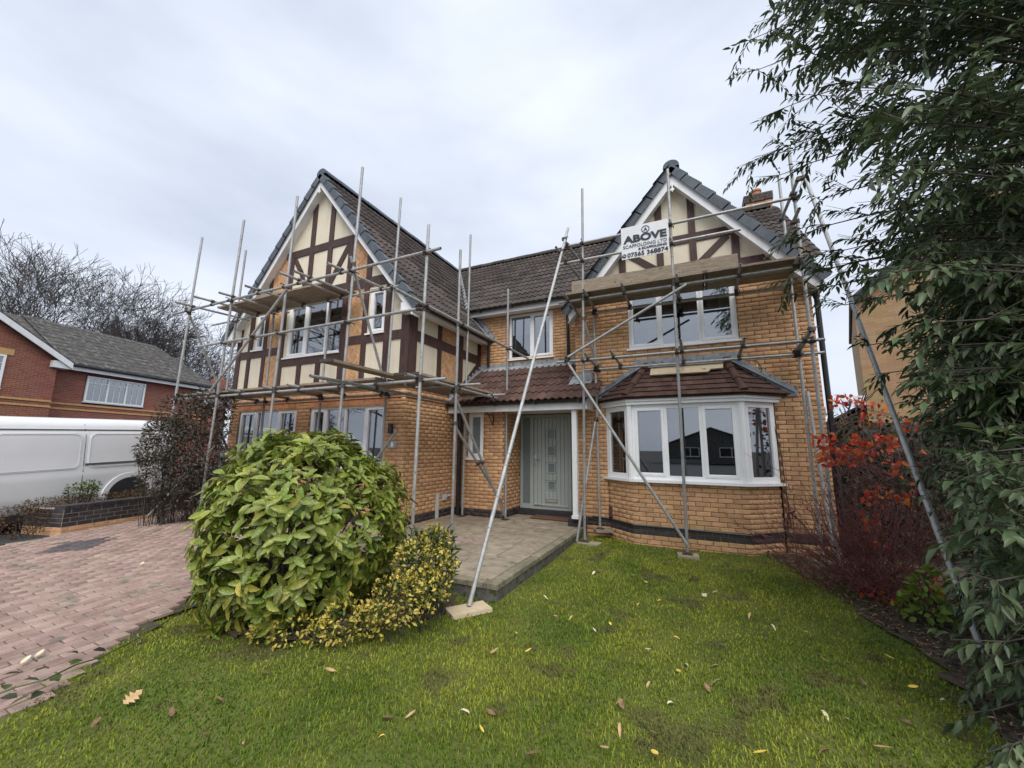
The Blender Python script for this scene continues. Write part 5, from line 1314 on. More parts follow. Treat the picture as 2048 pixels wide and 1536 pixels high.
def vline(pts, r=.005, name='panel_gap', mat='van_dark', lift=.0):
    m = MB()
    for (s0, z0), (s1, z1) in zip(pts[:-1], pts[1:]): m.tube(FV.P(s0, v_b(z0)+lift, z0), FV.P(s1, v_b(z1)+lift, z1), r, n=6)
    m.build(name, M[mat], body)
zz = list(np.linspace(.36, 1.86, 14))
vline([(1.80, z) for z in zz]); vline([(3.30, z) for z in zz]); vline([(1.80, .40), (3.30, .40)])
def rrect(s0, s1, z0, z1, r=.12):
    P = []
    for cx, cz, a in ((s1-r, z1-r, 0), (s0+r, z1-r, 90), (s0+r, z0+r, 180), (s1-r, z0+r, 270)):
        for k in range(6):
            t = math.radians(a+18*k); P.append((cx+r*math.cos(t), cz+r*math.sin(t)))
    return P+[P[0]]
def recess(s0, s1, z0, z1):      # pressed-in side panel: rim and slightly sunk sheet edge
    P = rrect(s0, s1, z0, z1); vline(P, .010, 'panel_rim', 'van', -.002)
    Q = rrect(s0+.02, s1-.02, z0+.02, z1-.02, .11); m = MB(); k = len(Q)-1
    m.add([FV.P(s, v_b(z)+.001, z) for s, z in P[:-1]]+[FV.P(s, v_b(z)+.0125, z) for s, z in Q[:-1]], [(i, (i+1) % k, k+(i+1) % k, k+i) for i in range(k)]); m.build('panel_rim', M['van'], body)
recess(1.86, 3.10, .99, 1.68); recess(.22, 1.74, .99, 1.68)
MB().fbox(FV, .25, 1.78, .955, .992, 1.045, 1.085).build('door_rail', M['van_grey'], body)
hb = MB(); hb.tube(FV.P(3.02, 1.01, .93), FV.P(3.20, 1.01, .93), .020, n=8); hb.fbox(FV, 3.0, 3.22, .95, 1.0, .90, .96); hb.build('door_handle', M['van'], body)
MB().fbox(FV, .06, 3.5, .86, .93, 1.742, 1.756).build('roof_gutter', M['van_grey'], body)
for sx in (.95, 3.88):
    for sd in (1, -1):
        c = FV.P(sx, sd*.80, .33); o_ = FV.P(sx, sd*1.0, .33); ax = VN*sd
        def disc(r0, r1, b0, b1, mat, nm, par, half=False, n=26):
            m = MB(); Pp = []
            rng_ = range(n+1) if half else range(n)
            for i in rng_:
                t = (math.pi*(i/n)*1.16-.25) if half else 2*math.pi*i/n
                q = (-VE)*math.cos(t)+VU*math.sin(t)
                for r in (r0, r1):
                    for b in (b0, b1): Pp.append(FV.P(sx, 0, .33)+q*r+VN*sd*b)
            k = len(list(rng_)); Fp = []
            for i in range(k-1 if half else k):
                a, b = 4*i, 4*((i+1) % k); Fp += [(a, b, b+1, a+1), (a+2, a+3, b+3, b+2), (a, a+2, b+2, b), (a+1, b+1, b+3, a+3)]
            m.add(Pp, Fp); return m.build(nm, M[mat], par)
        wh = disc(.21, .335, .74, .95, 'tyre', 'wheel', van); disc(.03, .215, .78, .93, 'rim', 'rim', wh)
        disc(.0, .41, .90, 1.0 if sd > 0 else 1.0, 'van_dark', 'wheel_well', van); disc(.405, .50, .93, 1.003, 'van', 'wheel_arch', van, True)
ws = MB(); ws.add([FV.P(s, b, z) for s, b, z in ((3.62, -.72, 1.865), (3.62, .72, 1.865), (4.31, .80, 1.275), (4.31, -.80, 1.275))], [(0, 1, 2, 3)]); ws.build('windscreen', M['screen'], van)
MB().prism(Fr(FV.o, FV.u, FV.n, FV.w), [(3.36, 1.10), (4.15, 1.10), (3.95, 1.34), (3.62, 1.64), (3.36, 1.64)], .955, .985).build('side_window', M['screen'], van)
for sd in (1, -1): MB().fbox(FV, 4.72, 4.96, sd*.62-.16, sd*.62+.16, .74, .90).build('headlight', M['glass_frost'], van)
MB().fbox(FV, 4.9, 5.06, -.86, .86, .28, .56).build('bumper', M['van_grey'], van)

# ---------------------------------------------------------------- neighbouring houses
def brick_far(name, c1, c2, mort, rot=0.0, scale=1.0):
    m = bpy.data.materials.new(name); m.use_nodes = True; nt = m.node_tree; b = nt.nodes['Principled BSDF']; L = nt.links
    geo = _n(nt, "ShaderNodeNewGeometry"); mp = _n(nt, "ShaderNodeMapping"); mp.inputs['Rotation'].default_value = (0, 0, rot); L.new(geo.outputs['Position'], mp.inputs['Vector'])
    sx = _n(nt, "ShaderNodeSeparateXYZ"); L.new(mp.outputs['Vector'], sx.inputs[0]); cx = _n(nt, "ShaderNodeCombineXYZ"); ad = _n(nt, "ShaderNodeMath", operation='ADD'); L.new(sx.outputs['X'], ad.inputs[0]); L.new(sx.outputs['Y'], ad.inputs[1])
    L.new(ad.outputs[0], cx.inputs['X']); L.new(sx.outputs['Z'], cx.inputs['Y'])
    t = _n(nt, "ShaderNodeTexBrick"); t.inputs['Scale'].default_value = 1.0; t.inputs['Brick Width'].default_value = .225*scale; t.inputs['Row Height'].default_value = .075*scale; t.inputs['Mortar Size'].default_value = .006
    t.inputs['Color1'].default_value = (*c1, 1); t.inputs['Color2'].default_value = (*c2, 1); t.inputs['Mortar'].default_value = (*mort, 1); L.new(cx.outputs[0], t.inputs['Vector'])
    nz = _n(nt, "ShaderNodeTexNoise"); nz.inputs['Scale'].default_value = 1.3; L.new(geo.outputs['Position'], nz.inputs['Vector']); mx = _n(nt, "ShaderNodeMixRGB", blend_type='MULTIPLY'); mx.inputs['Fac'].default_value = .35
    L.new(t.outputs['Color'], mx.inputs[1]); L.new(nz.outputs['Color'], mx.inputs[2]); L.new(mx.outputs[0], b.inputs['Base Color']); b.inputs['Roughness'].default_value = .9; return m
NU = np.array([-.237, .9715, 0]); NU /= np.linalg.norm(NU); NN = np.array([NU[1], -NU[0], 0])
ang = math.atan2(NU[1], NU[0])
M['red_far'] = brick_far('red_facing_brick', (.27, .075, .050), (.34, .12, .08), (.36, .26, .20), -ang); M['buff'] = material('buff_string_course', (.50, .30, .12), (.56, .35, .16), .9, 5, 3)
M['tile_far'] = material('grey_brown_tile_far', (.060, .056, .054), (.10, .094, .088), .9, 3, 5, bump=.3, spots=((.15, .15, .13), 6, .58))
N0 = np.array([-20.1, 1.5, -.2]); FN = Fr(N0, NU, NN)
nb_ = thing('red_brick_house', 'red brick neighbour house with dark tiled roof behind the white van', 'house', N0)
nw = MB(); nw.fbox(FN, -.9, 6.2, -6, 0, 0, 5.1).fbox(FN, -7.9, -.9, -5.9, .6, 0, 5.1)
FNF = Fr(N0+NN*.6, NU, NN); nw.prism(FNF, [(-7.9, 5.1), (-.9, 5.1), (-4.4, 7.25)], -5, -.001)
nwall = nw.build('wall', M['red_far'], nb_)
for (a0, a1, b) in ((-.86, 6.2, 0.0), (-7.9, -.9, .6)):
    for z in (3.12, 3.34): MB().fbox(FN, a0, a1, b-.05, b+.03, z, z+.075).build('string_course', M['buff'], nwall)
nr = MB()
def fslab(fr, P, t=.08): slab(nr, [fr.P(*p) for p in P], t)
fslab(FN, [(-7, .35, 5.1), (6.6, .35, 5.1), (5.2, -3.0, 7.45), (-7, -3.0, 7.45)]); fslab(FN, [(6.6, .35, 5.1), (6.6, -6.3, 5.1), (5.2, -3.0, 7.45)]); fslab(FN, [(-7, -6.3, 5.1), (6.6, -6.3, 5.1), (5.2, -3.0, 7.45), (-7, -3.0, 7.45)])
fslab(FNF, [(-4.4, .25, 7.5), (-.5, .25, 5.1), (-.5, -3.5, 5.1), (-4.4, -3.5, 7.5)]); fslab(FNF, [(-4.4, .25, 7.5), (-8.3, .25, 5.1), (-8.3, -3.5, 5.1), (-4.4, -3.5, 7.5)])
nroof = nr.build('roof', M['tile_far'], nb_)
nt_ = MB()                                     # tile courses as lapped strips
for k in range(11):
    t0, t1 = k/11, (k+1)/11; b0, b1 = .38+(-3.0-.38)*t0, .38+(-3.0-.38)*t1; z0, z1 = 5.12+2.36*t0, 5.12+2.36*t1
    m_ = 46
    for j in range(m_):
        wr = 7.1-1.4*t0; a0, a1 = -.5+wr*j/m_, -.5+wr*(j+1)/m_; up = .035+.012*(j % 2)
        nt_.add([FN.P(a0, b0, z0+up+.02), FN.P(a1, b0, z0+up+.02), FN.P(a1, b1, z1+.02+up*.5), FN.P(a0, b1, z1+.02+up*.5), FN.P(a0, b0, z0), FN.P(a1, b0, z0)], [(0, 1, 2, 3), (4, 5, 1, 0)])
nt_.build('tile_field', M['tile_far'], nroof, kind='stuff')
for s in (-1, 1):
    MB().prism(FNF, [(-4.4, 7.42), (-4.4+s*3.85, 5.06), (-4.4+s*3.85, 4.82), (-4.4, 7.18)][::s], .20, .26).build('barge_board', M['upvc_dirty'], nroof)
MB().fbox(FNF, -1.15, -.52, -.3, .19, 4.80, 5.08).build('eaves_box', M['upvc_dirty'], nroof)
MB().fbox(FN, -.5, 6.5, .28, .33, 4.86, 5.06).build('fascia', M['upvc_dirty'], nroof); gm = MB().tube(FN.P(-.5, .40, 5.07), FN.P(6.5, .40, 5.07), .06).build('gutter', M['black'], nroof)
window(FN, .50, 2.95, 3.55, 4.74, (1, 1, 1), parent=nb_, bars=(.33, .67), fw=.07, recess=-.07, curtain=[(.0, .3, 'curtain', 0, 1), (.72, 1, 'curtain', 0, 1)])
window(FNF, -4.3, -2.45, 3.72, 5.0, (1, 1, 1), parent=nb_, bars=(.33, .67), fw=.07, recess=-.07); MB().fbox(FNF, -4.5, -2.25, .0, .03, 5.02, 5.26).build('lintel', M['buff'], nb_)
# small gabled house further along
N2 = np.array([-20.6, 10.2, -.2]); N2 = bd(360, 800, 24.0); N2[2] = -.2; F2 = Fr(N2, NU, NN)
nb2 = thing('small_gabled_house', 'red brick house with small white edged gable behind the dark shrub', 'house', N2)
MB().prism(F2, [(-1.5, 0), (1.9, 0), (1.9, 4.0), (.2, 5.0), (-1.5, 4.0)], -4, 0).build('wall', M['red_far'], nb2)
nr = MB(); fslab(F2, [(.2, .3, 5.2), (2.3, .3, 4.0), (2.3, -4, 4.0), (.2, -4, 5.2)]); fslab(F2, [(.2, .3, 5.2), (-1.9, .3, 4.0), (-1.9, -4, 4.0), (.2, -4, 5.2)])
fslab(F2, [(.2, -2.0, 5.2), (5.2, .2, 3.9), (5.2, -2.0, 5.1)]); n2r = nr.build('roof', M['tile_far'], nb2)
for s in (-1, 1): MB().prism(F2, [(.2, 5.12), (.2+s*2.1, 3.92), (.2+s*2.1, 3.72), (.2, 4.92)][::s], .30, .36).build('barge_board', M['upvc_dirty'], n2r)
window(F2, -.9, 1.3, 2.3, 3.6, (1, 1), parent=nb2, bars=(.33, .67), fw=.08, recess=-.07)
c = bd(440, 765, 30); MB().box(c[0]-.45, c[0]+.45, c[1]-.4, c[1]+.4, 0, c[2]+.2).build('chimney', M['red_far'], n2r)
MB().lathe((c[0], c[1], c[2]+.2), [(.16, 0), (.13, .5), (.15, .52)]).build('chimney_pot', M['terracotta'], n2r)
# house beyond the fence on the right
M['buff_far'] = brick_far('buff_facing_brick', (.44, .27, .13), (.52, .34, .18), (.34, .26, .18), 0)
R0 = bd(1732, 800, 12.5); R0[2] = -.2; _v = unit(np.array([R0[0]-CAM_POS[0]-.6, R0[1]-CAM_POS[1], 0])); FR2 = Fr(R0, (_v[1], -_v[0], 0), -_v)
nb3 = thing('buff_brick_house', 'buff brick house gable rising behind the fence and hedge on the right', 'house', R0)
MB().prism(FR2, [(0, 0), (7, 0), (7, 6.6), (3.5, 9.4), (0, 6.6)], -7, 0).build('wall', M['buff_far'], nb3)
nr = MB(); fslab(FR2, [(3.5, .2, 9.6), (-.1, .2, 6.6), (-.1, -7, 6.6), (3.5, -7, 9.6)]); fslab(FR2, [(3.5, .2, 9.6), (7.4, .2, 6.6), (7.4, -7, 6.6), (3.5, -7, 9.6)])
n3r = nr.build('roof', M['tile_far'], nb3)
MB().prism(FR2, [(3.5, 9.5), (-.1, 6.5), (-.1, 6.25), (3.5, 9.25)], .16, .21).build('barge_board', M['black'], n3r); MB().fbox(FR2, -.3, -.02, -.2, .1, 3.10, 3.4).build('eaves_box', M['upvc'], n3r)
MB().prism(FR2, [(-1.25, 0), (0, 0), (0, 3.0), (-1.25, 2.4)], -4, -.5).build('side_extension', M['buff_far'], nb3)
nr = MB(); fslab(FR2, [(-1.45, -.3, 2.42), (.0, -.3, 3.25), (.0, -4, 3.25), (-1.45, -4, 2.42)]); nr.build('extension_roof', M['tile_far'], nb3)
# house and tree across the road, seen only as reflections in the windows
X0 = np.array([6.0, -50.0, -.3]); FX = Fr(X0, (1, 0, 0), (0, 1, 0)); nb4 = thing('opposite_house', 'brick house across the road mirrored in the bay window', 'house', X0)
MB().prism(FX, [(-5, 0), (6, 0), (6, 2.5), (.5, 4.6), (-5, 2.5)], -8, 0).build('wall', M['tile_far'], nb4)
nr = MB(); fslab(FX, [(.5, .3, 4.8), (-5.5, .3, 2.5), (-5.5, -8, 2.5), (.5, -8, 4.8)]); fslab(FX, [(.5, .3, 4.8), (6.5, .3, 2.5), (6.5, -8, 2.5), (.5, -8, 4.8)]); nr.build('roof', M['tile_far'], nb4)
window(FX, -3.2, -1.0, .9, 2.1, (1, 1), parent=nb4, room=False, glass='screen', recess=-.07); window(FX, 1.4, 4.2, .9, 2.1, (1, 1), parent=nb4, room=False, glass='screen', recess=-.07)

# ---------------------------------------------------------------- bare trees
def bare_tree(name, label, base, H, spread, seed, depth=7, group=None, mat='twig', lean=0.0, density=1.0, n0=5, fork=.22):
    r_ = random.Random(seed); root = thing(name, label, 'tree', base, group); tr, tw = [], []
    def grow(p, d, L, r, lev):
        nseg = 2 if lev > 2 else 3; q = p
        for k in range(nseg):
            d2 = unit(np.array(d)+np.array([r_.gauss(0, .13), r_.gauss(0, .13), r_.gauss(.05, .08)])); q2 = q+d2*L/nseg; ra, rb = r*(1-.3*k/nseg), r*(1-.3*(k+1)/nseg)
            (tr if lev < 2 else tw).append((q, q2, max(ra, .016), max(rb, .013))); q, d = q2, d2
            if lev < depth and k < nseg-1 and r_.random() < .75*density: child(q, d, L, rb, lev)
        if lev < depth:
            for _ in range(2 if r_.random() < .75 else 3): child(q, d, L, r*.7, lev)
    def child(q, d, L, r, lev):
        ax = np.array([r_.gauss(0, 1), r_.gauss(0, 1), r_.gauss(0, .6)]); ax = ax-(ax @ d)*d; ax = unit(ax); a = r_.uniform(.3, .75)
        nd = unit(d*math.cos(a)+ax*math.sin(a)*spread+np.array([0, 0, -.04 if lev > 3 else .08])); grow(q, nd, L*r_.uniform(.66, .84), r*.66, lev+1)
    base = np.array(base, float); top = base+np.array([lean*H*.2, 0, H*fork]); tr.append((base, top, H*.022, H*.017))
    for k in range(n0):
        a = k*2*math.pi/n0+r_.uniform(-.4, .4); e = r_.uniform(.5, 1.0); grow(top, unit(np.array([math.cos(a)*spread*e, math.sin(a)*spread*e, 1.0])), H*.26, H*.011, 1)
    stems(root, tr, M[mat], 'trunk', 7, None); stems(root, tw, M[mat], 'crown', 3, None); return root
for i, (px, dist, H, sp, lab) in enumerate([(80, 36, 19.0, .95, 'tallest bare broad tree above the red brick roof at the far left'), (275, 40, 15.5, 1.05, 'bare spreading tree behind the ridge of the red brick house'), (405, 42, 10.5, .95, 'lower bare tree rising behind the small gabled house'), (-130, 38, 17, .95, 'bare tree whose branches enter at the left edge of the picture')]):
    b_ = bd(px, 888, dist); b_[2] = -.3; bare_tree('bare_tree', lab, b_, H, sp, 11+i*7, 7 if i < 2 else 6, 'bare trees behind the neighbour house')
b_ = bd(1690, 900, 11.5); b_[2] = -.2; bare_tree('bare_sapling', 'thin bare sapling behind the fence beside the house', b_, 3.9, .9, 77, 4, None, 'twig', n0=3)
bare_tree('opposite_tree', 'bare tree across the road mirrored in the upper window of the wing', (-14.0, -17.0, -.3), 12, .9, 91, 6)

# ---------------------------------------------------------------- right side: fence, hedge tree, red stemmed shrub
fx0 = 6.98; fence = thing('wooden_fence', 'dark weathered board fence running from the house to the hedge', 'fence', (fx0, 2.75, -.2))
x = fx0
while x < 11.5:
    MB().box(x+.003, x+.118, 2.70+.004*(int(x*10) % 3), 2.73+.004*(int(x*10) % 3), -.2, 1.92+rng.uniform(-.02, .02)).build('board', M['fence'], fence); x += .121
for z in (.3, 1.5): MB().box(fx0, 11.5, 2.745, 2.80, z, z+.08).build('rail', M['fence'], fence)

tree = thing('evergreen_tree', 'big evergreen with long drooping narrow leaves filling the right edge', 'tree', (8.3, -2.1, LAWN_Z))
tips = []                                     # ends of the boughs: photo direction and distance
for px, py, dz in [(1500, 80, 4.5), (1515, 140, 4.4), (1570, 215, 4.4), (1560, 30, 4.3), (1640, -40, 4.0), (1610, 130, 4.1), (1650, 250, 4.0), (1590, 300, 4.4), (1505, 322, 4.8), (1560, 350, 4.6), (1640, 400, 4.3), (1600, 470, 4.5), (1690, 500, 4.0),
                   (1580, 560, 4.6), (1600, 590, 4.5), (1690, 610, 4.1), (1650, 540, 4.3), (1740, 690, 4.0), (1800, 650, 3.8), (1780, 745, 3.9), (1840, 800, 3.7), (1870, 730, 3.6), (1890, 870, 3.5), (1880, 930, 3.5), (1905, 990, 3.3), (1925, 1080, 3.1), (1935, 1160, 3.0), (1950, 1230, 2.8), (1965, 1290, 2.55), (1950, 1360, 2.6), (1985, 1420, 2.2), (2025, 1490, 1.95)]:
    tips.append(bd(px, py, dz))
for _ in range(330):                          # the body of the crown to the right of them
    py = rng.uniform(-420, 1560) if _ < 200 else rng.uniform(520, 1560); edge = np.interp(py, [-420, 0, 250, 420, 600, 800, 1000, 1200, 1400, 1560], [1560, 1590, 1650, 1730, 1810, 1880, 1925, 1960, 2000, 2070])
    px = edge+abs(rng.normal(0, 230))+12; dz = rng.uniform(2.3, 4.3) if py < 900 else rng.uniform(1.9, 3.6)
    tips.append(bd(px, py, dz))
for _ in range(85):
    py = rng.uniform(430, 880); px = np.interp(py, [430, 600, 880], [1790, 1840, 1890])+abs(rng.normal(0, 110)); tips.append(bd(px, py, rng.uniform(2.6, 4.0)))
for _ in range(90):
    py = rng.uniform(900, 1600); px = np.interp(py, [900, 1200, 1400, 1600], [1900, 1965, 2010, 2070])+abs(rng.normal(0, 150))+25; tips.append(bd(px, py, rng.uniform(1.9, 3.3)))
tips = [t for t in tips if t[2] > LAWN_Z+.1 and np.linalg.norm(t-CAM_POS) > 1.5]
trunk_top = np.array([8.6, -1.8, 6.8]); segs, Bs, Ds, Us, Ls, FAC = [], [], [], [], [], []
tb0 = np.array([8.5, -1.9, LAWN_Z-.05])
tsegs = [(tb0+(trunk_top-tb0)*k/5, tb0+(trunk_top-tb0)*(k+1)/5, .13-.018*k, .112-.018*k) for k in range(5)]
tsegs += [(tb0+np.array([.15, -.3, 0]), np.array([8.3, -3.2, 4.5]), .08, .03), (tb0+np.array([-.1, .2, 0]), np.array([8.0, -.9, 3.6]), .07, .03)]
for t in tips:
    hh = np.clip(t[2]*.85-.25, .15, 6.2); a = tb0+(trunk_top-tb0)*np.clip((hh-tb0[2])/(trunk_top[2]-tb0[2]), 0, 1); v = t-a; L = np.linalg.norm(v)
    ctl = a+v*.55+np.array([0, 0, .16*L]); n_ = 9; pts = [(1-s)**2*a+2*s*(1-s)*ctl+s*s*t for s in np.linspace(0, 1, n_)]
    for i in range(n_-1): segs.append((pts[i], pts[i+1], .018*(1-.85*i/n_)*min(1, L/2), .018*(1-.85*(i+1)/n_)*min(1, L/2)))
    for i in range(3, n_):                     # side sprays near the bough end
        p = pts[i]; ax = unit(pts[i]-pts[i-1])
        for _k in range(3):
            d = unit(ax*.8+rng.normal(0, .55, 3)+np.array([0, 0, -.05])); l = (rng.uniform(.22, .5) if t[2] > 3.3 else rng.uniform(.14, .32))*(1.15-.35*i/n_); q = p+d*l; segs.append((p, q, .004, .0015))
            m_ = int(l/.028)
            for j in range(m_):
                s = (j+.5)/m_; pos = p+(q-p)*s+np.array([0, 0, -.05*s*s]); side = np.cross(d, [0, 0, 1]); side = side/(np.linalg.norm(side)+1e-6)*(1 if j % 2 else -1)
                ld_ = unit(d*.75+side*.55+np.array([0, 0, -.42])+rng.normal(0, .16, 3)); Bs.append(pos); Ds.append(ld_); Us.append(unit(np.array([0, 0, 1.0])+rng.normal(0, .35, 3))); Ls.append(rng.uniform(.06, .12))
Bs, Ds, Us, Ls = map(np.array, (Bs, Ds, Us, Ls)); kz = (Bs[:, 2] > LAWN_Z+.02) & (np.linalg.norm(Bs-CAM_POS, axis=1) > 1.35)
stems(tree, tsegs, M['bark'], 'trunk', 8, None); stems(tree, segs, M['bark'], 'branch', 4)
leaf_field(tree, Bs[kz], Ds[kz], Us[kz], Ls[kz], LEAF_NARROW, M['leaf_tree'], 300, field='crown')

red = thing('red_stemmed_shrub', 'bare dark red stemmed shrub with scattered scarlet leaves at the house corner', 'shrub', (6.75, .3, LAWN_Z))
rs = []
for k in range(120):
    b = np.array([6.80, .15, LAWN_Z])+rng.normal(0, .22, 3)*np.array([1, 1, 0]); a = rng.uniform(-3.6, 1.2); e = rng.uniform(.3, 1.25); L = rng.uniform(.6, 1.5)
    d = np.array([math.cos(a)*math.cos(e)-.36, math.sin(a)*math.cos(e)*.6, math.sin(e)]); d = unit(d); p = b
    for i in range(5):
        d = unit(d+rng.normal(0, .10, 3)+np.array([0, 0, .05])); q = p+d*L/5; rs.append((p, q, .0065*(1-.15*i), .0065*(1-.15*(i+1))))
        if i > 0:
            for _ in range(2):
                d2 = unit(d+rng.normal(0, .5, 3)); q2 = q+d2*rng.uniform(.1, .35); rs.append((q, q2, .0032, .0018)); rs.append((q2, q2+unit(d2+rng.normal(0, .4, 3))*rng.uniform(.06, .2), .0018, .001))
        p = q
stems(red, rs, M['twig_red'], 'stem', 4)
rb_, rd_, ru_, rl_ = [], [], [], []
for (x0, x1, y0, y1, dz, n) in [(1625, 1800, 868, 905, 5.3, 110), (1640, 1745, 900, 930, 5.2, 60), (1660, 1725, 788, 812, 6.2, 38), (1715, 1770, 800, 850, 6.0, 30), (1775, 1805, 920, 955, 5.2, 16), (1720, 1825, 975, 1000, 5.0, 30), (1725, 1772, 1000, 1062, 5.0, 26), (1722, 1768, 1072, 1092, 4.9, 14), (1845, 1886, 1140, 1198, 4.3, 30), (1722, 1775, 1172, 1195, 4.4, 14), (1785, 1822, 1190, 1215, 4.2, 12), (1825, 1850, 900, 985, 4.9, 8), (1800, 1870, 830, 880, 5.4, 12)]:
    for _ in range(n):
        rb_.append(bd(rng.uniform(x0, x1), rng.uniform(y0, y1), dz+rng.normal(0, .10))); rd_.append(unit(rng.normal(0, 1, 3)+np.array([0, 0, -.6]))); ru_.append(unit(rng.normal(0, .5, 3)-FWD*.6+np.array([0, 0, .5]))); rl_.append(rng.uniform(.065, .10))
rb_, rd_, ru_, rl_ = map(np.array, (rb_, rd_, ru_, rl_))
leaf_field(red, rb_, rd_, ru_, rl_, LEAF_ROUND, M['leaf_red'], 300)
rc = []                                       # fine shoots that carry those leaves
for p in rb_[::3]: rc.append((np.array([6.9+rng.normal(0, .3), .4+rng.normal(0, .3), p[2]-.35]), p, .003, .0015))
stems(red, rc, M['twig_red'], 'shoot', 3)
iv = thing('dark_climber', 'dark tangled climber covering the fence behind the red stemmed shrub', 'climber', (8.3, 2.5, -.2))
n = 5200; pb_ = np.stack([rng.uniform(7.0, 10.6, n), 2.62-np.abs(rng.normal(0, .28, n))-.25*np.sin(rng.uniform(0, 3.1, n)), rng.uniform(-.1, 2.0, n)], 1)
leaf_field(iv, pb_, unit(rng.normal(0, .6, (n, 3))+np.array([0, -.4, -.5])), unit(rng.normal(0, .4, (n, 3))+np.array([-.2, -.8, .5])), rng.uniform(.05, .09, n), LEAF_ROUND, M['leaf_ivy'])
stems(iv, [(np.array([x, 2.6, -.2]), np.array([x+rng.normal(0, .4), 2.45+rng.normal(0, .1), rng.uniform(.8, 1.9)]), .01, .004) for x in rng.uniform(7, 10.5, 60)], M['bark'])
fresh = bd(1880, 1250, 3.75)
small_shrub('fresh_green_shrub', 'bright green young shrub at the foot of the hedge', 'shrub', [((fresh[0], fresh[1], .10), (.20, .2, .24)), ((fresh[0]-.12, fresh[1]-.1, -.02), (.2, .2, .14))], 260, (.05, .085), LEAF_ROUND, M['leaf_fresh'], M['bark'], singles=60)

# low growth and litter in the bed
n = 7000; lx = rng.uniform(5.9, 7.6, n); ly = rng.uniform(-3.2, 1.7, n); k = in_poly(lx, ly, BED); lx, ly = lx[k], ly[k]; n = len(lx)
def scatter(name, label, cat, x, y, z, L, tmpl, mat, tilt=.35, up=0.0):
    n = len(x); a = rng.uniform(0, 6.28, n); d = np.stack([np.cos(a), np.sin(a), rng.uniform(-.1, tilt, n)+up], 1); b = np.stack([x, y, z], 1)
    dd, s_, n_ = leaf_axes(unit(d), unit(rng.normal(0, .25, (n, 3))+np.array([0, 0, 1.0]))); V, F = tmpl
    R = np.stack([dd, s_, n_], 2)*L[:, None, None]; VV = np.einsum('nij,kj->nki', R, V)+b[:, None]
    o = link_mesh(name, np_mesh(name, VV.reshape(-1, 3), (F[None]+np.arange(n)[:, None, None]*len(V)).reshape(-1, 3), True), None, M[mat]); tag(o, label, cat, None, 'stuff'); return o
h_ = n//2; t_ = h_-h_//4
scatter('leaf_litter', 'brown leaf litter strewn over the flower bed', 'litter', lx[:t_], ly[:t_], np.full(t_, LAWN_Z+.020), rng.uniform(.03, .07, t_), LEAF_NARROW, 'dead_brown')
scatter('pale_litter', 'paler tan leaf scraps strewn over the flower bed', 'litter', lx[t_:h_], ly[t_:h_], np.full(h_-t_, LAWN_Z+.024), rng.uniform(.025, .055, h_-t_), LEAF_NARROW, 'dead_tan')
scatter('creeping_weeds', 'small dark green weeds creeping over the flower bed', 'weeds', lx[h_:], ly[h_:], np.full(n-h_, LAWN_Z+.018)+rng.uniform(0, .05, n-h_), rng.uniform(.025, .05, n-h_), LEAF_ROUND, 'leaf_ivy', .5, .15)
sx, sy = rng.uniform(-.1, 2.9, 1500), rng.uniform(-4.0, -1.95, 1500); k = in_poly(sx, sy, SHADE_BED); sx, sy = sx[k], sy[k]
scatter('shrub_litter', 'dead leaves lying under the spotted shrub', 'litter', sx, sy, np.full(len(sx), LAWN_Z+.027), rng.uniform(.03, .07, len(sx)), LEAF_NARROW, 'dead_brown')

# ---------------------------------------------------------------- single fallen leaves on the lawn
def fallen(px, py, kind, L, tmpl, label, group, az=None):
    p = bp(px, py, 'z', LAWN_Z+.030); V, F = tmpl; me = np_mesh('fallen_leaf', V*np.array([L, L, L]), F, True); me.materials.append(M[kind])
    mt = Matrix.Translation(Vector(p)) @ Matrix.Rotation(az if az is not None else random.uniform(0, 6.28), 4, 'Z') @ Matrix.Rotation(random.uniform(-.25, .15), 4, 'Y') @ Matrix.Rotation(random.uniform(-.5, .5), 4, 'X')
    o = link_mesh('fallen_leaf', me, None, None, matrix=mt); tag(o, label, 'leaf', group)
CURL = leaf_template(.26, .55, .5); FLAT = leaf_template(.42, .15, -.25); MAPLE = leaf_template(.95, .10, -.25, (0, .12, .20, .32, .42, .55, .66, .80, .88, 1.0), (0, .55, .22, 1.0, .35, .95, .30, .50, .22, 0))
specials = [(247, 1408, 'dead_tan', .10, MAPLE, 'large tan lobed leaf lying on the lawn at lower left'), (628, 1328, 'dead_tan', .085, FLAT, 'tan leaf on the lawn below the golden shrub'), (1080, 1500, 'dead_brown', .11, MAPLE, 'large dark brown crumpled leaf near the bottom of the lawn'),
            (1495, 1345, 'dead_cream', .085, FLAT, 'long cream leaf on the right half of the lawn'), (1334, 1408, 'dead_cream', .09, CURL, 'curled pale leaf low in the middle of the lawn'), (920, 1420, 'dead_cream', .09, CURL, 'curled cream leaf on the lawn left of the leaning pole line'),
            (1315, 1502, 'dead_yellow', .085, FLAT, 'yellow orange leaf at the bottom edge of the lawn'), (1505, 1505, 'dead_yellow', .075, FLAT, 'bright yellow leaf at the bottom right of the lawn'), (1657, 1324, 'dead_yellow', .055, FLAT, 'small orange leaf near the flower bed edge'),
            (1745, 1490, 'dead_tan', .10, FLAT, 'long tan leaf near the lower right hedge'), (1405, 1192, 'dead_cream', .07, MAPLE, 'pale crumpled leaf on the far lawn below the bay'), (810, 1437, 'dead_tan', .075, FLAT, 'rusty leaf on the lawn in the lower middle'), (763, 1433, 'dead_brown', .085, FLAT, 'grey brown leaf beside the rusty one on the lawn'), (981, 1307, 'dead_tan', .075, MAPLE, 'lobed tan leaf right of the pole foot on the lawn')]
for px, py, kd, L, tm, lab in specials: fallen(px, py, kd, L, tm, lab, 'fallen leaves on the lawn')
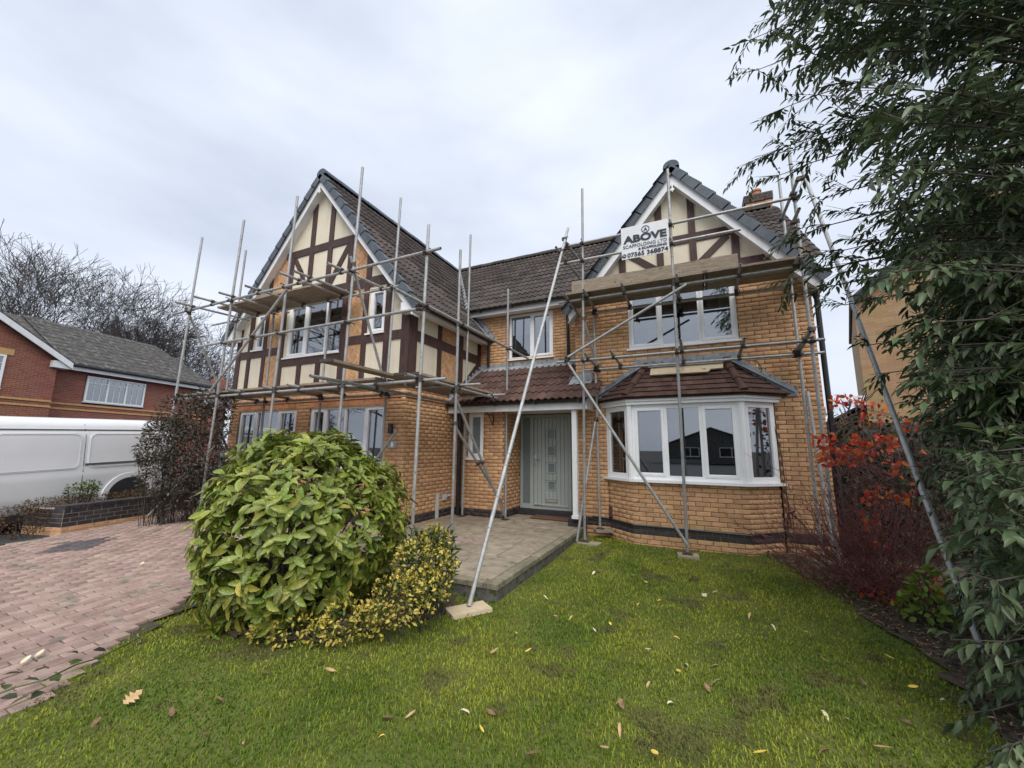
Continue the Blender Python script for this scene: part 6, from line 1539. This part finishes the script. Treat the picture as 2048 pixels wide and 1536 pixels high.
for px, py, kd in [(1035, 1268, 'dead_yellow'), (1049, 1304, 'dead_yellow'), (1145, 1231, 'dead_yellow'), (1223, 1250, 'dead_yellow'), (1346, 1273, 'dead_yellow'), (1352, 1338, 'dead_yellow'), (1315, 1202, 'dead_yellow'), (1296, 1165, 'dead_yellow'), (1280, 1206, 'dead_yellow'), (770, 1470, 'dead_yellow'), (968, 1465, 'dead_yellow'), (1615, 1262, 'dead_yellow'), (1790, 1318, 'dead_yellow'), (1815, 1372, 'dead_yellow')]:
    fallen(px, py, kd, random.uniform(.045, .07), random.choice([FLAT, CURL]), 'small yellow leaf lying on the lawn', 'small yellow leaves on the lawn')
for px, py in [(1185, 1149), (1265, 1149), (1165, 1257), (1192, 1264), (1303, 1298), (1377, 1332), (1440, 1332), (1443, 1360), (1540, 1248), (1534, 1277), (1086, 1191), (1436, 1184), (1700, 1440), (1642, 1420), (1880, 1400)]:
    fallen(px, py, 'dead_cream', random.uniform(.055, .085), random.choice([CURL, FLAT, CURL]), 'thin pale willow leaf lying on the lawn', 'thin pale leaves on the lawn')
for px, py in [(540, 1345), (560, 1328), (672, 1342), (340, 1360), (345, 1432), (180, 1455), (1028, 1236), (1135, 1340), (1247, 1418), (1247, 1400), (1301, 1362), (1420, 1385), (1432, 1366), (1240, 1445), (1300, 1460), (1550, 1480), (1660, 1500), (1800, 1440), (1219, 1494), (486, 1490), (430, 1395), (1735, 1372), (1115, 1234), (992, 1430), (1500, 1225)]:
    fallen(px, py, 'dead_brown' if random.random() < .5 else 'dead_tan', random.uniform(.05, .085), random.choice([FLAT, CURL]), 'small brown leaf lying on the lawn', 'small brown leaves on the lawn')
for px, py in [(70, 1308), (42, 1320), (279, 1135)]:
    p = bp(px, py, 'z', -.10); fallen(px, py, 'dead_cream', .085, FLAT, 'pale leaf lying on the block paved drive', 'pale leaves on the drive')
    o = COL.objects[-1]; o.matrix_basis = Matrix.Translation(Vector((p[0]+.0, p[1], drive_z(p[0], p[1])+.03))) @ Matrix.Rotation(2.3, 4, 'Z')
# bramble shoot trailing over the edge of the drive
brm = thing('bramble_shoot', 'trailing green bramble shoot lying across the drive and lawn edge', 'plant', bp(100, 1350, 'z', -.13))
pth = [bp(px, py, 'z', -.155+h) for px, py, h in [(410, 1190, .05), (330, 1245, .07), (260, 1285, .08), (200, 1315, .08), (150, 1330, .10), (90, 1360, .10), (30, 1375, .08), (-60, 1410, .06)]]
bst = link_mesh('stem', segs_mesh('stem', [(pth[i], pth[i+1], .006, .005) for i in range(7)], 5), brm, M['leaf_green'])
for (px, py, az) in [(135, 1305, .4), (140, 1330, 2.0), (180, 1345, 4.0), (205, 1325, 5.2), (45, 1360, 1.0), (100, 1362, .2), (120, 1360, 3.4), (65, 1345, 1.6), (35, 1395, 3.9), (85, 1382, 5.5), (10, 1380, 2.8), (185, 1300, .9), (5, 1350, 1.1), (60, 1390, 4.4)]:
    p = bp(px, py, 'z', -.155+.07); me = np_mesh('leaf', LEAF_ROUND[0]*.085, LEAF_ROUND[1], True); me.materials.append(M['leaf_ivy'] if px % 2 else M['leaf_green'])
    link_mesh('leaf', me, brm, None, matrix=Matrix.Translation(Vector(p)) @ Matrix.Rotation(az, 4, 'Z') @ Matrix.Rotation(random.uniform(-.3, .2), 4, 'Y') @ Matrix.Rotation(random.uniform(-.4, .4), 4, 'X'))
